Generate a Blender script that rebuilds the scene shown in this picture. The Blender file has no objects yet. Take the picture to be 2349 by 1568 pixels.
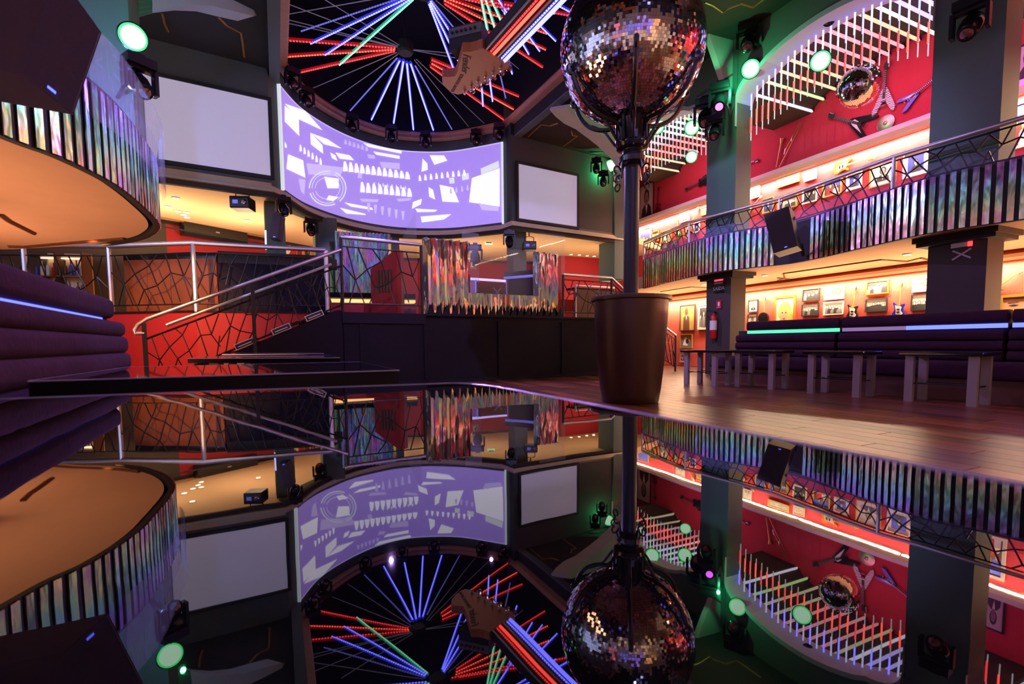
import bpy, bmesh, math, random
from mathutils import Vector, Matrix
import numpy as np
random.seed(7)
SC = bpy.context.scene
COL = SC.collection

# ------------------------------------------------------------------ camera
F, CX, CY, HC = 1102.0, 1174.5, 862.0, 0.80
_d = Vector((140, 16190, 1102)).normalized()
_Z = -_d
_Y = (Vector((0, 0, 1)) - Vector((0, 0, 1)).dot(_Z) * _Z).normalized()
_X = _Y.cross(_Z)
CM = Matrix((_X, _Y, _Z))          # camera (x right, y down, z ahead) -> world
CAM0 = Vector((0, 0, HC))
cam_d = bpy.data.cameras.new('camera')
cam_d.sensor_width = 36.0
cam_d.sensor_fit = 'HORIZONTAL'
cam_d.lens = F / 2349 * 36
cam_d.shift_y = (CY - 784) / 2349
cam_d.clip_start = 0.02
cam_d.dof.use_dof = True
cam_d.dof.focus_distance = 9.0
cam_d.dof.aperture_fstop = 1.9
cam = bpy.data.objects.new('camera', cam_d)
COL.objects.link(cam)
r_, u_, b_ = CM @ Vector((1, 0, 0)), CM @ Vector((0, -1, 0)), CM @ Vector((0, 0, -1))
cam.matrix_world = Matrix(((r_.x, u_.x, b_.x, CAM0.x), (r_.y, u_.y, b_.y, CAM0.y), (r_.z, u_.z, b_.z, CAM0.z), (0, 0, 0, 1)))
SC.camera = cam

# ------------------------------------------------------------------ world, exposure
SC.view_settings.view_transform = 'Standard'
SC.view_settings.look = 'None'
SC.view_settings.exposure = 0.0
SC.view_settings.gamma = 1.0
SC.view_settings.use_curve_mapping = False
W = bpy.data.worlds.new('world')
SC.world = W
W.use_nodes = True
W.node_tree.nodes['Background'].inputs[0].default_value = (0.10, 0.07, 0.22, 1)
W.node_tree.nodes['Background'].inputs[1].default_value = 0.10
SC.cycles.use_adaptive_sampling = True
SC.cycles.adaptive_threshold = 0.03
SC.cycles.max_bounces = 6
SC.cycles.diffuse_bounces = 2
SC.cycles.glossy_bounces = 5
SC.cycles.transmission_bounces = 4
SC.cycles.transparent_max_bounces = 8
SC.cycles.sample_clamp_indirect = 3.0
SC.cycles.blur_glossy = 0.5
SC.cycles.caustics_reflective = False
SC.cycles.caustics_refractive = False

def ray(x, y): return CM @ Vector(((x - CX) / F, (y - CY) / F, 1.0))
def at(x, y, Y):
    r = ray(x, y); return CAM0 + r * (Y / r.y)
def atz(x, y, z):
    r = ray(x, y); return CAM0 + r * ((z - HC) / r.z)
def onp(x, y, p, d):
    n = Vector((d[1], -d[0], 0)); r = ray(x, y)
    return CAM0 + r * ((Vector((p[0], p[1], 0)) - CAM0).dot(n) / r.dot(n))

# the hall: U runs along it towards the stage, WV across it to the right gallery
U = Vector((-.411, .9115, 0)).normalized()
WV = Vector((U.y, -U.x, 0))
SD = Vector((.8625, .506, 0)).normalized()       # along the stage wall
UP = Vector((0, 0, 1))
C1 = Vector((5.13, 11.6, 0))                     # first gallery column
def G(s, k, z=0.0): return C1 + U * s + WV * k + UP * z

# ------------------------------------------------------------------ lamps of the room
def aim(o, tgt):
    o.rotation_euler = (Vector(tgt) - o.location).to_track_quat('-Z', 'Y').to_euler()
def area(name, loc, tgt, sx, sy, power, col):
    l = bpy.data.lights.new(name, 'AREA'); l.shape = 'RECTANGLE'; l.size = sx; l.size_y = sy
    l.energy = power; l.color = col
    o = bpy.data.objects.new(name, l); COL.objects.link(o); o.location = loc; aim(o, tgt); return o
def spot(name, loc, tgt, power, col, ang=60, blend=.6, r=.08):
    l = bpy.data.lights.new(name, 'SPOT'); l.energy = power; l.color = col; l.spot_size = math.radians(ang)
    l.spot_blend = blend; l.shadow_soft_size = r
    o = bpy.data.objects.new(name, l); COL.objects.link(o); o.location = loc; aim(o, tgt); return o
def point(name, loc, power, col, r=.1):
    l = bpy.data.lights.new(name, 'POINT'); l.energy = power; l.color = col; l.shadow_soft_size = r
    o = bpy.data.objects.new(name, l); COL.objects.link(o); o.location = loc; return o

WARM, AMB = (1, .62, .30), (1, .48, .18)
BLUE, VIO, PINK, GRN = (.22, .25, 1), (.50, .28, 1), (1, .25, .75), (.05, 1, .35)
# moving heads on the dome edge and gallery columns wash the hall violet and blue
spot('dome_wash_a', (-3.3, 12.6, 6.3), (1.0, 6.0, 0.3), 1100, VIO, 75, r=.04)
spot('dome_wash_b', (-.6, 12.6, 6.3), (4.5, 7.0, 0.3), 1100, (.62, .32, 1), 75, r=.04)
spot('dome_wash_c', (2.4, 2.6, 6.6), (3.3, 3.5, 0), 420, (.72, .22, 1), 24, r=.04)
spot('dome_wash_d', (-1.5, 5.0, 6.8), (-3.0, 3.6, 0.8), 700, (.55, .28, 1), 70, r=.04)
spot('dome_wash_e', (2.0, 3.0, 6.8), (0.4, 10.0, 1.9), 1500, (.45, .38, 1), 60, r=.04)
spot('dome_wash_f', (.5, 2.0, 6.8), (-4.6, 8.4, 1.2), 500, (.8, .22, .8), 40, r=.04)
spot('strip_wash_right', (-1.0, 5.6, 6.7), (5.4, 10.2, 3.1), 1700, (.42, .46, 1), 50, r=.04)
spot('strip_wash_left', (2.6, 8.6, 6.4), (-4.2, 5.2, 2.8), 1500, (.4, .45, 1), 45, r=.04)
for nm, P_, c_, e_ in (('curtain_red', (-1.4, 8.0, 6.5), (1, .12, .2), 1400), ('curtain_green', (-2.2, 8.4, 6.5), (.15, 1, .4), 900), ('curtain_blue', (-.6, 7.6, 6.5), (.3, .35, 1), 1400)):  # coloured spots added to brighten the foil curtain
    spot(nm, P_, (-4.0, 12.2, 2.9), e_, c_, 16, r=.03)
# warm lamps and added upward fills under the right gallery, under the mezzanine behind the stage and under the left balcony
for s in (-12.8, -10.4, -8.0, -5.6, -3.2, -1.0, 1.4, 3.8):
    area('gallery_lower_cove', G(s, 2.22, 2.18), G(s, 2.35, 0), 2.3, .08, 125, (1, .74, .48))
    area('gallery_soffit_fill', G(s, 1.9, 1.2), G(s, 1.2, 2.4), 1.6, .1, 58, (1, .62, .32))  # added fill standing in for light bounced onto the soffit
for s in (-15.4, -13.1, -10.8, -8.5, -6.2, -3.9, -1.6, .7, 3.0, 5.3):
    area('gallery_shelf_lamp', G(s, 2.25, 5.07), G(s, 2.36, 3.0), 2.25, .07, 190, (1, .70, .42))
for (x, y, z, p) in ((-8.0, 11.0, 2.75, 60), (-6.6, 12.4, 2.7, 60), (-4.6, 15.0, 2.2, 50), (-1.5, 16.2, 2.2, 50), (1.0, 15.6, 2.2, 34), (3.2, 16.4, 2.2, 34)):
    area('mezzanine_ceiling_fill', (x, y, z), (x, y, 4), 1.0, .3, p * 1.15, (1, .68, .40))  # unseen upward area lights added to brighten the mezzanine ceiling
for (x, y) in ((-7.6, 11.2), (-6.0, 13.0), (-3.0, 14.8), (1.6, 15.2)):
    spot('mezzanine_downlight', (x, y, 3.95), (x, y + .4, 0), 60 if x > 0 else 140, (1, .58, .26), 110, r=.03)
for (x, y, p) in ((-6.4, 2.6, 90), (-7.2, 5.4, 90), (-5.4, 4.4, 40)):
    area('balcony_left_fill', (x, y, .5), (x + .5, y + .3, 2.4), 2.4, 1.6, p * 1.15, (1, .50, .28))  # unseen upward panels added to brighten the left balcony soffit
spot('balcony_left_downlight', (-6.2, 7.0, 2.30), (-6.7, 9.7, 1.4), 520, (1, .46, .18), 62, r=.05)
spot('balcony_left_downlight', (-5.2, 6.4, 2.30), (-5.8, 9.4, .7), 170, (1, .46, .18), 56, r=.05)
# gallery vaults: coloured tubes wash the red wall
for s in (-11.2, -6.75, -2.25, 2.25):
    area('vault_wash', G(s, 1.0, 6.3), G(s, 2.5, 4.4), 2.2, .8, 46, (1, .22, .55))
# green floods on the gallery columns and the left column
point('green_flood_a', G(-.75, -.85, 6.2), 50, GRN, .03)
point('green_flood_b', G(3.9, -.8, 5.9), 26, GRN, .03)
point('green_flood_c', (-4.55, 6.3, 4.9), 16, GRN, .03)
point('blue_flood_left', (-4.9, 6.0, 3.9), 120, (.2, .3, 1), .03)
point('magenta_flood', G(-4.0, 1.4, 5.3), 30, (1, .1, .9), .03)
# unseen fills added at rear and left walls to brighten ball, strips and booth
for x in (-6, -2, 2, 6):
    area('rear_fill_lower', (x, -4.3, 2.2), (x, -4.9, 1.2), 3.0, .1, 45, (1, .50, .18))
    area('rear_fill_upper', (x, -4.3, 5.2), (x, -4.9, 4.2), 2.6, .1, 110, {-6: (1, .06, .10), -2: (.15, .22, 1), 2: (.3, .15, 1), 6: (1, .40, .08)}[x])
for k in range(4):
    x, y = -7.9 - .43 * k, -1.0 + 2.2 * k
    area('left_wall_fill', (x + .35, y, 5.1), (x + .05, y, 4.0), 2.0, .1, 200, (.45, .55, 1))

# ------------------------------------------------------------------ materials
def lin(c):
    if isinstance(c, str):
        c = c.lstrip('#'); c = [int(c[i:i + 2], 16) / 255 for i in (0, 2, 4)]
        c = [x / 12.92 if x <= .04045 else ((x + .055) / 1.055) ** 2.4 for x in c]
    return (c[0], c[1], c[2], 1)
def sock(b, *names):
    for n in names:
        if n in b.inputs: return b.inputs[n]
def mat(name, col, rough=.6, metal=0.0, spec=.5, var=.12, nscale=6.0, bump=0.0, bscale=40.0, emit=None, es=0.0, coat=0.0, rnd=0.0, stretch=None, ior=None):
    m = bpy.data.materials.new(name); m.use_nodes = True
    nt = m.node_tree; b = nt.nodes['Principled BSDF']
    c = lin(col)
    b.inputs['Roughness'].default_value = rough
    b.inputs['Metallic'].default_value = metal
    sock(b, 'Specular IOR Level').default_value = spec
    if ior: b.inputs['IOR'].default_value = ior
    if coat: sock(b, 'Coat Weight').default_value = coat
    tc = nt.nodes.new('ShaderNodeTexCoord'); vec = tc.outputs['Object']
    if stretch:
        mp = nt.nodes.new('ShaderNodeMapping'); mp.inputs['Scale'].default_value = stretch
        nt.links.new(vec, mp.inputs[0]); vec = mp.outputs[0]
    n = nt.nodes.new('ShaderNodeTexNoise'); n.inputs['Scale'].default_value = nscale; n.inputs['Detail'].default_value = 4
    nt.links.new(vec, n.inputs['Vector'])
    mx = nt.nodes.new('ShaderNodeMix'); mx.data_type = 'RGBA'
    mx.inputs[6].default_value = tuple(x * (1 - var) for x in c[:3]) + (1,)
    mx.inputs[7].default_value = tuple(min(1, x * (1 + var)) for x in c[:3]) + (1,)
    nt.links.new(n.outputs['Fac'], mx.inputs[0]); out = mx.outputs[2]
    if rnd:
        oi = nt.nodes.new('ShaderNodeObjectInfo'); hs = nt.nodes.new('ShaderNodeHueSaturation')
        mr = nt.nodes.new('ShaderNodeMapRange'); mr.inputs[3].default_value = 1 - rnd; mr.inputs[4].default_value = 1 + rnd
        nt.links.new(oi.outputs['Random'], mr.inputs[0]); nt.links.new(mr.outputs[0], hs.inputs['Value'])
        nt.links.new(out, hs.inputs['Color']); out = hs.outputs[0]
    nt.links.new(out, b.inputs['Base Color'])
    if bump:
        n2 = nt.nodes.new('ShaderNodeTexNoise'); n2.inputs['Scale'].default_value = bscale; n2.inputs['Detail'].default_value = 3
        nt.links.new(vec, n2.inputs['Vector'])
        bp = nt.nodes.new('ShaderNodeBump'); bp.inputs['Strength'].default_value = bump; bp.inputs['Distance'].default_value = .02
        nt.links.new(n2.outputs['Fac'], bp.inputs['Height']); nt.links.new(bp.outputs[0], b.inputs['Normal'])
    if emit is not None:
        b.inputs['Emission Color'].default_value = lin(emit); b.inputs['Emission Strength'].default_value = es
    return m
def glow(name, col, s): return mat(name, (.02, .02, .02), emit=col, es=s, var=0)
def foil(name, rough, bumpv, bsc, tint, film=0.0, stretch=(3, 3, .5), band=False):
    """holographic mirror foil: wavy metal whose hue drifts along and between strips"""
    m = bpy.data.materials.new(name); m.use_nodes = True; nt = m.node_tree; b = nt.nodes['Principled BSDF']
    b.inputs['Metallic'].default_value = 1; b.inputs['Roughness'].default_value = rough
    tc = nt.nodes.new('ShaderNodeTexCoord'); oi = nt.nodes.new('ShaderNodeObjectInfo')
    ad = nt.nodes.new('ShaderNodeVectorMath'); ad.operation = 'ADD'
    nt.links.new(tc.outputs['Object'], ad.inputs[0])
    cb = nt.nodes.new('ShaderNodeCombineXYZ'); ml = nt.nodes.new('ShaderNodeMath'); ml.operation = 'MULTIPLY'; ml.inputs[1].default_value = 37
    nt.links.new(oi.outputs['Random'], ml.inputs[0])
    for i in range(3): nt.links.new(ml.outputs[0], cb.inputs[i])
    nt.links.new(cb.outputs[0], ad.inputs[1])
    mp = nt.nodes.new('ShaderNodeMapping'); mp.inputs['Scale'].default_value = stretch
    nt.links.new(ad.outputs[0], mp.inputs[0])
    n = nt.nodes.new('ShaderNodeTexNoise'); n.inputs['Scale'].default_value = 2.2; n.inputs['Detail'].default_value = 2
    nt.links.new(mp.outputs[0], n.inputs['Vector'])
    hs = nt.nodes.new('ShaderNodeCombineColor'); hs.mode = 'HSV'
    mr = nt.nodes.new('ShaderNodeMapRange'); mr.inputs[1].default_value = .25; mr.inputs[2].default_value = .75
    mr.inputs[3].default_value = 0.0; mr.inputs[4].default_value = 1.15
    nt.links.new(n.outputs['Fac'], mr.inputs[0]); hue = mr.outputs[0]
    if band:      # lamp colours painted into the base: warm foot, green mid, blue head
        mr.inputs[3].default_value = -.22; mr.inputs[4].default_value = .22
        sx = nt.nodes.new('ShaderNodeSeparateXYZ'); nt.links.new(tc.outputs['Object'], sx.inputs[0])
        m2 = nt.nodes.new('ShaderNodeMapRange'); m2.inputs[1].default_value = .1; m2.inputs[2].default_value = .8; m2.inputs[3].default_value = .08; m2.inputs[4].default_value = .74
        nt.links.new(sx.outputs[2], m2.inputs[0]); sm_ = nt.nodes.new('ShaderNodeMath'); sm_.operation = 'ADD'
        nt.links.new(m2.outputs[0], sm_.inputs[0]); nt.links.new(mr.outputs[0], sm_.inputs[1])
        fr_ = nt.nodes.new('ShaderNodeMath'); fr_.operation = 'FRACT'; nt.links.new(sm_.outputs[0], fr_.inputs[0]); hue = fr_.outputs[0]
    nt.links.new(hue, hs.inputs[0])
    hs.inputs[1].default_value = tint; hs.inputs[2].default_value = .95
    nt.links.new(hs.outputs[0], b.inputs['Base Color'])
    n2 = nt.nodes.new('ShaderNodeTexNoise'); n2.inputs['Scale'].default_value = bsc; n2.inputs['Detail'].default_value = 2
    nt.links.new(mp.outputs[0], n2.inputs['Vector'])
    bp = nt.nodes.new('ShaderNodeBump'); bp.inputs['Strength'].default_value = bumpv; bp.inputs['Distance'].default_value = .05
    nt.links.new(n2.outputs['Fac'], bp.inputs['Height']); nt.links.new(bp.outputs[0], b.inputs['Normal'])
    if film and 'Thin Film Thickness' in b.inputs:
        b.inputs['Thin Film Thickness'].default_value = film
    return m
def glass_mat(name, col=(.8, .85, 1), alpha=.12, rough=.02):
    m = mat(name, col, rough=rough, var=0); m.node_tree.nodes['Principled BSDF'].inputs['Alpha'].default_value = alpha
    return m

M = {}
M['table'] = mat('black_mirror_glass', (.003, .003, .004), rough=.012, spec=1.0, var=0, bump=.018, bscale=3.2, ior=1.8)
M['tablegloss'] = mat('black_glass', (.004, .004, .005), rough=.04, spec=.8, var=0, ior=1.7)
M['edge'] = mat('table_edge', (.004, .004, .005), rough=.4, spec=.15, var=.05)
M['edgeline'] = mat('polished_edge', (.62, .58, .78), rough=.3, metal=.3, var=0)
M['wood'] = mat('floor_plank', '#74402c', rough=.30, var=.35, nscale=3, bump=.02, bscale=9, rnd=.5, stretch=(14, 1.2, 1))
M['subfloor'] = mat('floor_wood', '#50301f', rough=.3, var=.3, stretch=(1, 10, 1))
M['greywall'] = mat('grey_green_plaster', '#4a524c', rough=.85, var=.08, nscale=30, bump=.15, bscale=120)
M['bluegrey'] = mat('grey_blue_plaster', '#5c666b', rough=.85, var=.05, nscale=30, bump=.1, bscale=120)
M['colm'] = mat('column_plaster', '#586a63', rough=.8, var=.05, nscale=40, bump=.1, bscale=150)
M['colside'] = mat('column_plaster_warm_lit', '#8a7d62', rough=.8, var=.05, nscale=40, bump=.1, bscale=150)  # column plaster with warm light put into its colour; applied nowhere
M['darkceil'] = mat('dark_ceiling', '#2b2623', rough=.85, var=.12, nscale=8)
M['black'] = mat('matt_black', (.012, .012, .014), rough=.7, var=.2)
M['void'] = mat('dome_black', (.006, .006, .010), rough=.9, var=.3, nscale=2)
M['blackm'] = mat('black_metal', (.02, .02, .023), rough=.38, metal=.6, var=.1)
M['blackg'] = mat('black_gloss', (.012, .012, .014), rough=.12, var=.1)
M['redwall'] = mat('red_plaster', '#b02a3a', rough=.8, var=.12, nscale=22, bump=.35, bscale=70)
M['redlow'] = mat('red_orange_plaster', '#cc5646', rough=.8, var=.12, nscale=22, bump=.4, bscale=60)
M['redpaint'] = mat('red_wall_paint', '#98141e', rough=.7, var=.08, nscale=20, bump=.2, bscale=90)
M['cream'] = mat('cream_plaster', '#d4b088', rough=.8, var=.06, nscale=5)
M['soffit'] = mat('soffit_plaster', '#c99f80', rough=.8, var=.05, nscale=4)
M['white'] = mat('white_plaster', '#cfd2d6', rough=.7, var=.05)
M['plaster'] = mat('ornament_plaster', '#b9c0c6', rough=.7, var=.06)
M['gold'] = mat('gold_trim', '#a8713a', rough=.45, metal=.3, var=.15)
M['goldf'] = mat('gold_frame', '#c99a3a', rough=.4, metal=.6, var=.2, nscale=40)
M['trimwood'] = mat('trim_wood', '#c08a70', rough=.5, var=.2, nscale=12)
M['steel'] = mat('brushed_steel', (.66, .64, .70), rough=.42, metal=1, var=.05)
M['chrome'] = mat('chrome', (.8, .8, .82), rough=.08, metal=1, var=0)
M['velvet'] = mat('purple_velvet', '#3a2138', rough=.95, var=.35, nscale=9, bump=.25, bscale=25, spec=.2)
M['velvet_r'] = mat('plum_velvet', '#3c2232', rough=.95, var=.25, nscale=9, bump=.2, bscale=25, spec=.2)
M['brownpot'] = mat('brown_pot', '#3e2418', rough=.36, var=.15, nscale=5, metal=.2)
M['woodpanel'] = mat('bar_wood', '#80421a', rough=.5, var=.3, nscale=4, stretch=(1, 1, .3))
M['blackpanel'] = mat('black_panel', (.009, .008, .019), rough=.6, spec=.12, var=.3, nscale=6)
M['stageblk'] = mat('stage_panel', (.007, .006, .013), rough=.65, spec=.12, var=.3, nscale=7, bump=.1, bscale=40)
M['tablewood'] = mat('table_leg', '#9a8f8a', rough=.5, var=.1)
M['speaker'] = mat('speaker_grille', (.05, .04, .062), rough=.75, var=.2, nscale=80, bump=.2, bscale=300)
M['spkside'] = mat('speaker_side', '#4a3a36', rough=.6, var=.15)
M['screen'] = mat('screen_white', '#c9c4d2', rough=.9, var=.02, emit=(.55, .50, .70), es=.5)
M['proj'] = mat('projected_violet', (.4, .36, .5), rough=.9, var=.1, emit=(.30, .20, .72), es=1.0)
M['proj2'] = mat('projected_dim', (.4, .4, .5), rough=.9, var=0, emit=(.52, .42, .86), es=1.0)
M['projw'] = mat('projected_white', (.5, .5, .5), rough=.9, var=0, emit=(.88, .86, 1), es=1.05)
M['projg'] = mat('projected_pale', (.5, .5, .5), rough=.9, var=0, emit=(.62, .68, .72), es=1.0)
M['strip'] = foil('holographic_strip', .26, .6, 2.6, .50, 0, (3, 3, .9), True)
M['mirror'] = foil('mirror_foil', .05, .30, 1.6, .12, 300, (2.5, 2.5, .9))
M['foilc'] = foil('coloured_mirror_foil', .18, .7, 2.6, .30, 300, (2.5, 2.5, .8))
M['cornice'] = mat('cream_cornice', '#c4b294', rough=.6, var=.1)
M['tile'] = mat('mirror_tile', (.86, .84, .86), rough=.04, metal=1, var=0)
M['glass'] = glass_mat('clear_glass', (.75, .8, .95), .10)
M['acry'] = glass_mat('acrylic', (.45, .5, 1), .07)
M['ledB'] = glow('led_blue', (.13, .13, 1), 6.5)
M['ledBd'] = glow('led_blue_dim', (.2, .2, .95), .8)
M['ledR'] = glow('led_red', (1, .035, .04), 3.0)
M['ledRh'] = glow('led_red_hot', (1, .06, .035), 4.5)
M['haloB'] = glow('halo_blue', (.03, .035, 1), .75)
M['haloR'] = glow('halo_red', (1, .01, .02), .28)
M['haloG'] = glow('halo_green', (.03, .7, .35), .6)
M['ledG'] = glow('led_green', (.25, 1, .55), 2.2)
M['ledW'] = glow('led_white', (.55, .55, 1), 2.2)
M['ledO'] = mat('led_off', (.25, .22, .30), rough=.4, emit=(.3, .26, .42), es=.22, var=0)
M['tubeW'] = glow('tube_white', (.95, .85, 1), 1.6)
M['tubeP'] = glow('tube_pink', (1, .35, .42), 1.5)
M['tubeG'] = glow('tube_lime', (.62, .9, .38), 1.4)
M['tubeY'] = glow('tube_cream', (.95, .80, .50), 1.1)
M['tubeV'] = glow('tube_violet', (.5, .42, 1), 1.9)
M['warmled'] = glow('warm_led', (1, .70, .36), 5.5)
M['warmline'] = glow('warm_line', (1, .52, .16), 1.7)
M['parG'] = glow('par_lens_green', (.06, 1, .22), 1.8)
M['parC'] = glow('par_lens_core', (.62, 1, .70), 1.7)
M['magenta'] = glow('lens_magenta', (.85, .12, 1), 4)
M['downl'] = glow('downlight_glow', (1, .74, .40), 9)
M['bandB'] = glow('bench_led_blue', (.10, .13, 1), 3.0)
M['bandG'] = glow('bench_led_green', (.10, .95, .45), 1.5)
M['bandV'] = glow('bench_led_violet', (.42, .25, .62), .6)
M['exitg'] = glow('exit_green', (.35, 1, .55), 1.6)
M['paper'] = mat('paper_white', '#e6e0d6', rough=.7, var=.03)
M['ink'] = mat('ink_black', (.02, .018, .018), rough=.6, var=.1)
M['grey'] = mat('photo_grey', '#77706e', rough=.6, var=.2, nscale=20)
M['lgrey'] = mat('photo_light', '#b9b2ac', rough=.6, var=.15, nscale=20)
M['skin'] = mat('print_skin', '#c99a78', rough=.6, var=.1)
M['blond'] = mat('print_blond', '#d9ae58', rough=.6, var=.3, nscale=60)
M['sepia'] = mat('print_sepia', '#b98a4c', rough=.6, var=.2, nscale=20)
M['pblue'] = mat('print_blue', '#3c46a8', rough=.5, var=.2)
M['pred'] = mat('print_red', '#b0202c', rough=.5, var=.15)
M['brown'] = mat('print_brown', '#5a3420', rough=.6, var=.2)
M['sign_red'] = mat('sign_red', '#c01820', rough=.4, var=.05)
M['gwood'] = mat('guitar_maple', '#c08a52', rough=.3, var=.15, nscale=20, stretch=(1, 8, 1))
M['headwood'] = mat('headstock_wood', '#b8683c', rough=.45, var=.12, nscale=14)
M['sunburst'] = mat('guitar_amber', '#c8741e', rough=.2, var=.3, nscale=4)
M['gblue'] = mat('guitar_blue', '#1c2aa0', rough=.2, var=.1)
M['gred'] = mat('guitar_cherry', '#7a1418', rough=.2, var=.2)
M['ggreen'] = mat('guitar_green', '#1c5a34', rough=.25, var=.2)
M['gwhite'] = mat('guitar_white', '#d8d4cc', rough=.25, var=.05)
M['brass'] = mat('brass', (.55, .36, .14), rough=.3, metal=1, var=.2)
M['cymbal'] = mat('cymbal_bronze', (.42, .36, .26), rough=.35, metal=1, var=.3, nscale=14)
M['xtape'] = mat('white_tape', '#d8c8d0', rough=.6, var=.05)
M['darkcol'] = mat('dark_column', '#3c332c', rough=.75, var=.1, nscale=40)
M['olive'] = mat('column_olive_lit', '#7d7a4a', rough=.8, var=.06, nscale=40)  # warm-lit column side put into the colour; applied nowhere

# ------------------------------------------------------------------ mesh helpers
class MB:
    def __init__(s): s.v, s.f, s.mi, s.cur = [], [], [], 0
    def face(s, pts):
        i = len(s.v); s.v += [tuple(p) for p in pts]; s.f.append(tuple(range(i, i + len(pts)))); s.mi.append(s.cur); return s
    def add(s, vs, fs):
        i = len(s.v); s.v += [tuple(p) for p in vs]
        for f in fs: s.f.append(tuple(i + j for j in f)); s.mi.append(s.cur)
        return s
    def obox(s, c, a, b, d):
        """box around centre c with half-axis vectors a, b, d"""
        c, a, b, d = Vector(c), Vector(a), Vector(b), Vector(d)
        if a.cross(b).dot(d) < 0: a = -a
        vs = [c + i * a + j * b + k * d for i in (-1, 1) for j in (-1, 1) for k in (-1, 1)]
        return s.add(vs, [(0, 1, 3, 2), (4, 6, 7, 5), (0, 4, 5, 1), (2, 3, 7, 6), (0, 2, 6, 4), (1, 5, 7, 3)])
    def box(s, x0, x1, y0, y1, z0, z1):
        return s.obox(((x0 + x1) / 2, (y0 + y1) / 2, (z0 + z1) / 2), ((x1 - x0) / 2, 0, 0), (0, (y1 - y0) / 2, 0), (0, 0, (z1 - z0) / 2))
    def rbox(s, x0, x1, y0, y1, z0, z1, r=.03, n=3):
        """box with rounded long edges (rounded in y/z, run along x) and rounded ends"""
        prof = []
        for cy, cz, a0 in ((y1 - r, z1 - r, 0), (y0 + r, z1 - r, 90), (y0 + r, z0 + r, 180), (y1 - r, z0 + r, 270)):
            for k in range(n + 1):
                a = math.radians(a0 + 90 * k / n); prof.append((cy + r * math.cos(a), cz + r * math.sin(a)))
        yc, zc = (y0 + y1) / 2, (z0 + z1) / 2
        rings = []
        for x, sc in ((x0, 0), (x0 + r * .3, 1), (x1 - r * .3, 1), (x1, 0)):
            ky = 1 - r * .8 / max((y1 - y0) / 2, 1e-6) * (1 - sc); kz = 1 - r * .8 / max((z1 - z0) / 2, 1e-6) * (1 - sc)
            rings.append([(x, yc + (p[0] - yc) * ky, zc + (p[1] - zc) * kz) for p in prof])
        m = len(prof); vs = sum(rings, []); fs = []
        for i in range(3):
            for j in range(m): fs.append((i * m + j, i * m + (j + 1) % m, (i + 1) * m + (j + 1) % m, (i + 1) * m + j))
        fs.append(tuple(range(m - 1, -1, -1))); fs.append(tuple(3 * m + j for j in range(m)))
        return s.add(vs, [f[::-1] for f in fs])
    def prism(s, pts, ext):
        """polygon pts swept by vector ext, closed"""
        ext = Vector(ext); p = [Vector(q) for q in pts]
        nrm = Vector((0, 0, 0))
        for i in range(len(p)): nrm += p[i].cross(p[(i + 1) % len(p)])
        if nrm.dot(ext) < 0: p = p[::-1]
        n = len(p); vs = p + [q + ext for q in p]
        fs = [tuple(range(n - 1, -1, -1)), tuple(range(n, 2 * n))] + [(i, (i + 1) % n, n + (i + 1) % n, n + i) for i in range(n)]
        return s.add(vs, fs)
    def tube(s, pts, r, n=8, cap=True):
        pts = [Vector(p) for p in pts]; rs = r if isinstance(r, (list, tuple)) else [r] * len(pts)
        vs, fs = [], []; prev = None
        for i, p in enumerate(pts):
            t = (pts[min(i + 1, len(pts) - 1)] - pts[max(i - 1, 0)]).normalized()
            if prev is None:
                a = t.orthogonal().normalized()
            else:
                a = prev - t * prev.dot(t)
                a = a.normalized() if a.length > 1e-6 else t.orthogonal().normalized()
            prev = a; b = t.cross(a)
            for k in range(n):
                q = 2 * math.pi * k / n; vs.append(p + rs[i] * (a * math.cos(q) + b * math.sin(q)))
        for i in range(len(pts) - 1):
            for k in range(n): fs.append((i * n + k, i * n + (k + 1) % n, (i + 1) * n + (k + 1) % n, (i + 1) * n + k))
        if cap: fs.append(tuple(range(n - 1, -1, -1))); fs.append(tuple((len(pts) - 1) * n + k for k in range(n)))
        return s.add(vs, fs)
    def lathe(s, prof, c=(0, 0, 0), n=32, ax=None):
        c = Vector(c); z = Vector(ax).normalized() if ax else UP; x = z.orthogonal().normalized(); y = z.cross(x)
        vs, fs = [], []
        for r, h in prof:
            for k in range(n):
                a = 2 * math.pi * k / n; vs.append(c + z * h + (x * math.cos(a) + y * math.sin(a)) * r)
        for i in range(len(prof) - 1):
            for k in range(n): fs.append((i * n + k, i * n + (k + 1) % n, (i + 1) * n + (k + 1) % n, (i + 1) * n + k))
        fs.append(tuple(range(n - 1, -1, -1))); fs.append(tuple((len(prof) - 1) * n + k for k in range(n)))
        return s.add(vs, fs)
    def wall(s, pts, z0, z1, th):
        """polyline wall from z0 to z1; thickness th to the left of the walking direction"""
        P = [Vector((p[0], p[1], 0)) for p in pts]; Q = []
        for i, p in enumerate(P):
            t = (P[min(i + 1, len(P) - 1)] - P[max(i - 1, 0)]).normalized(); Q.append(p + Vector((-t.y, t.x, 0)) * th)
        for i in range(len(P) - 1):
            a, b, c, d = P[i], P[i + 1], Q[i + 1], Q[i]
            vs = [a + UP * z0, b + UP * z0, c + UP * z0, d + UP * z0, a + UP * z1, b + UP * z1, c + UP * z1, d + UP * z1]
            s.add(vs, [(3, 2, 1, 0), (4, 5, 6, 7), (0, 1, 5, 4), (2, 3, 7, 6), (1, 2, 6, 5), (3, 0, 4, 7)])
        return s
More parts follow.
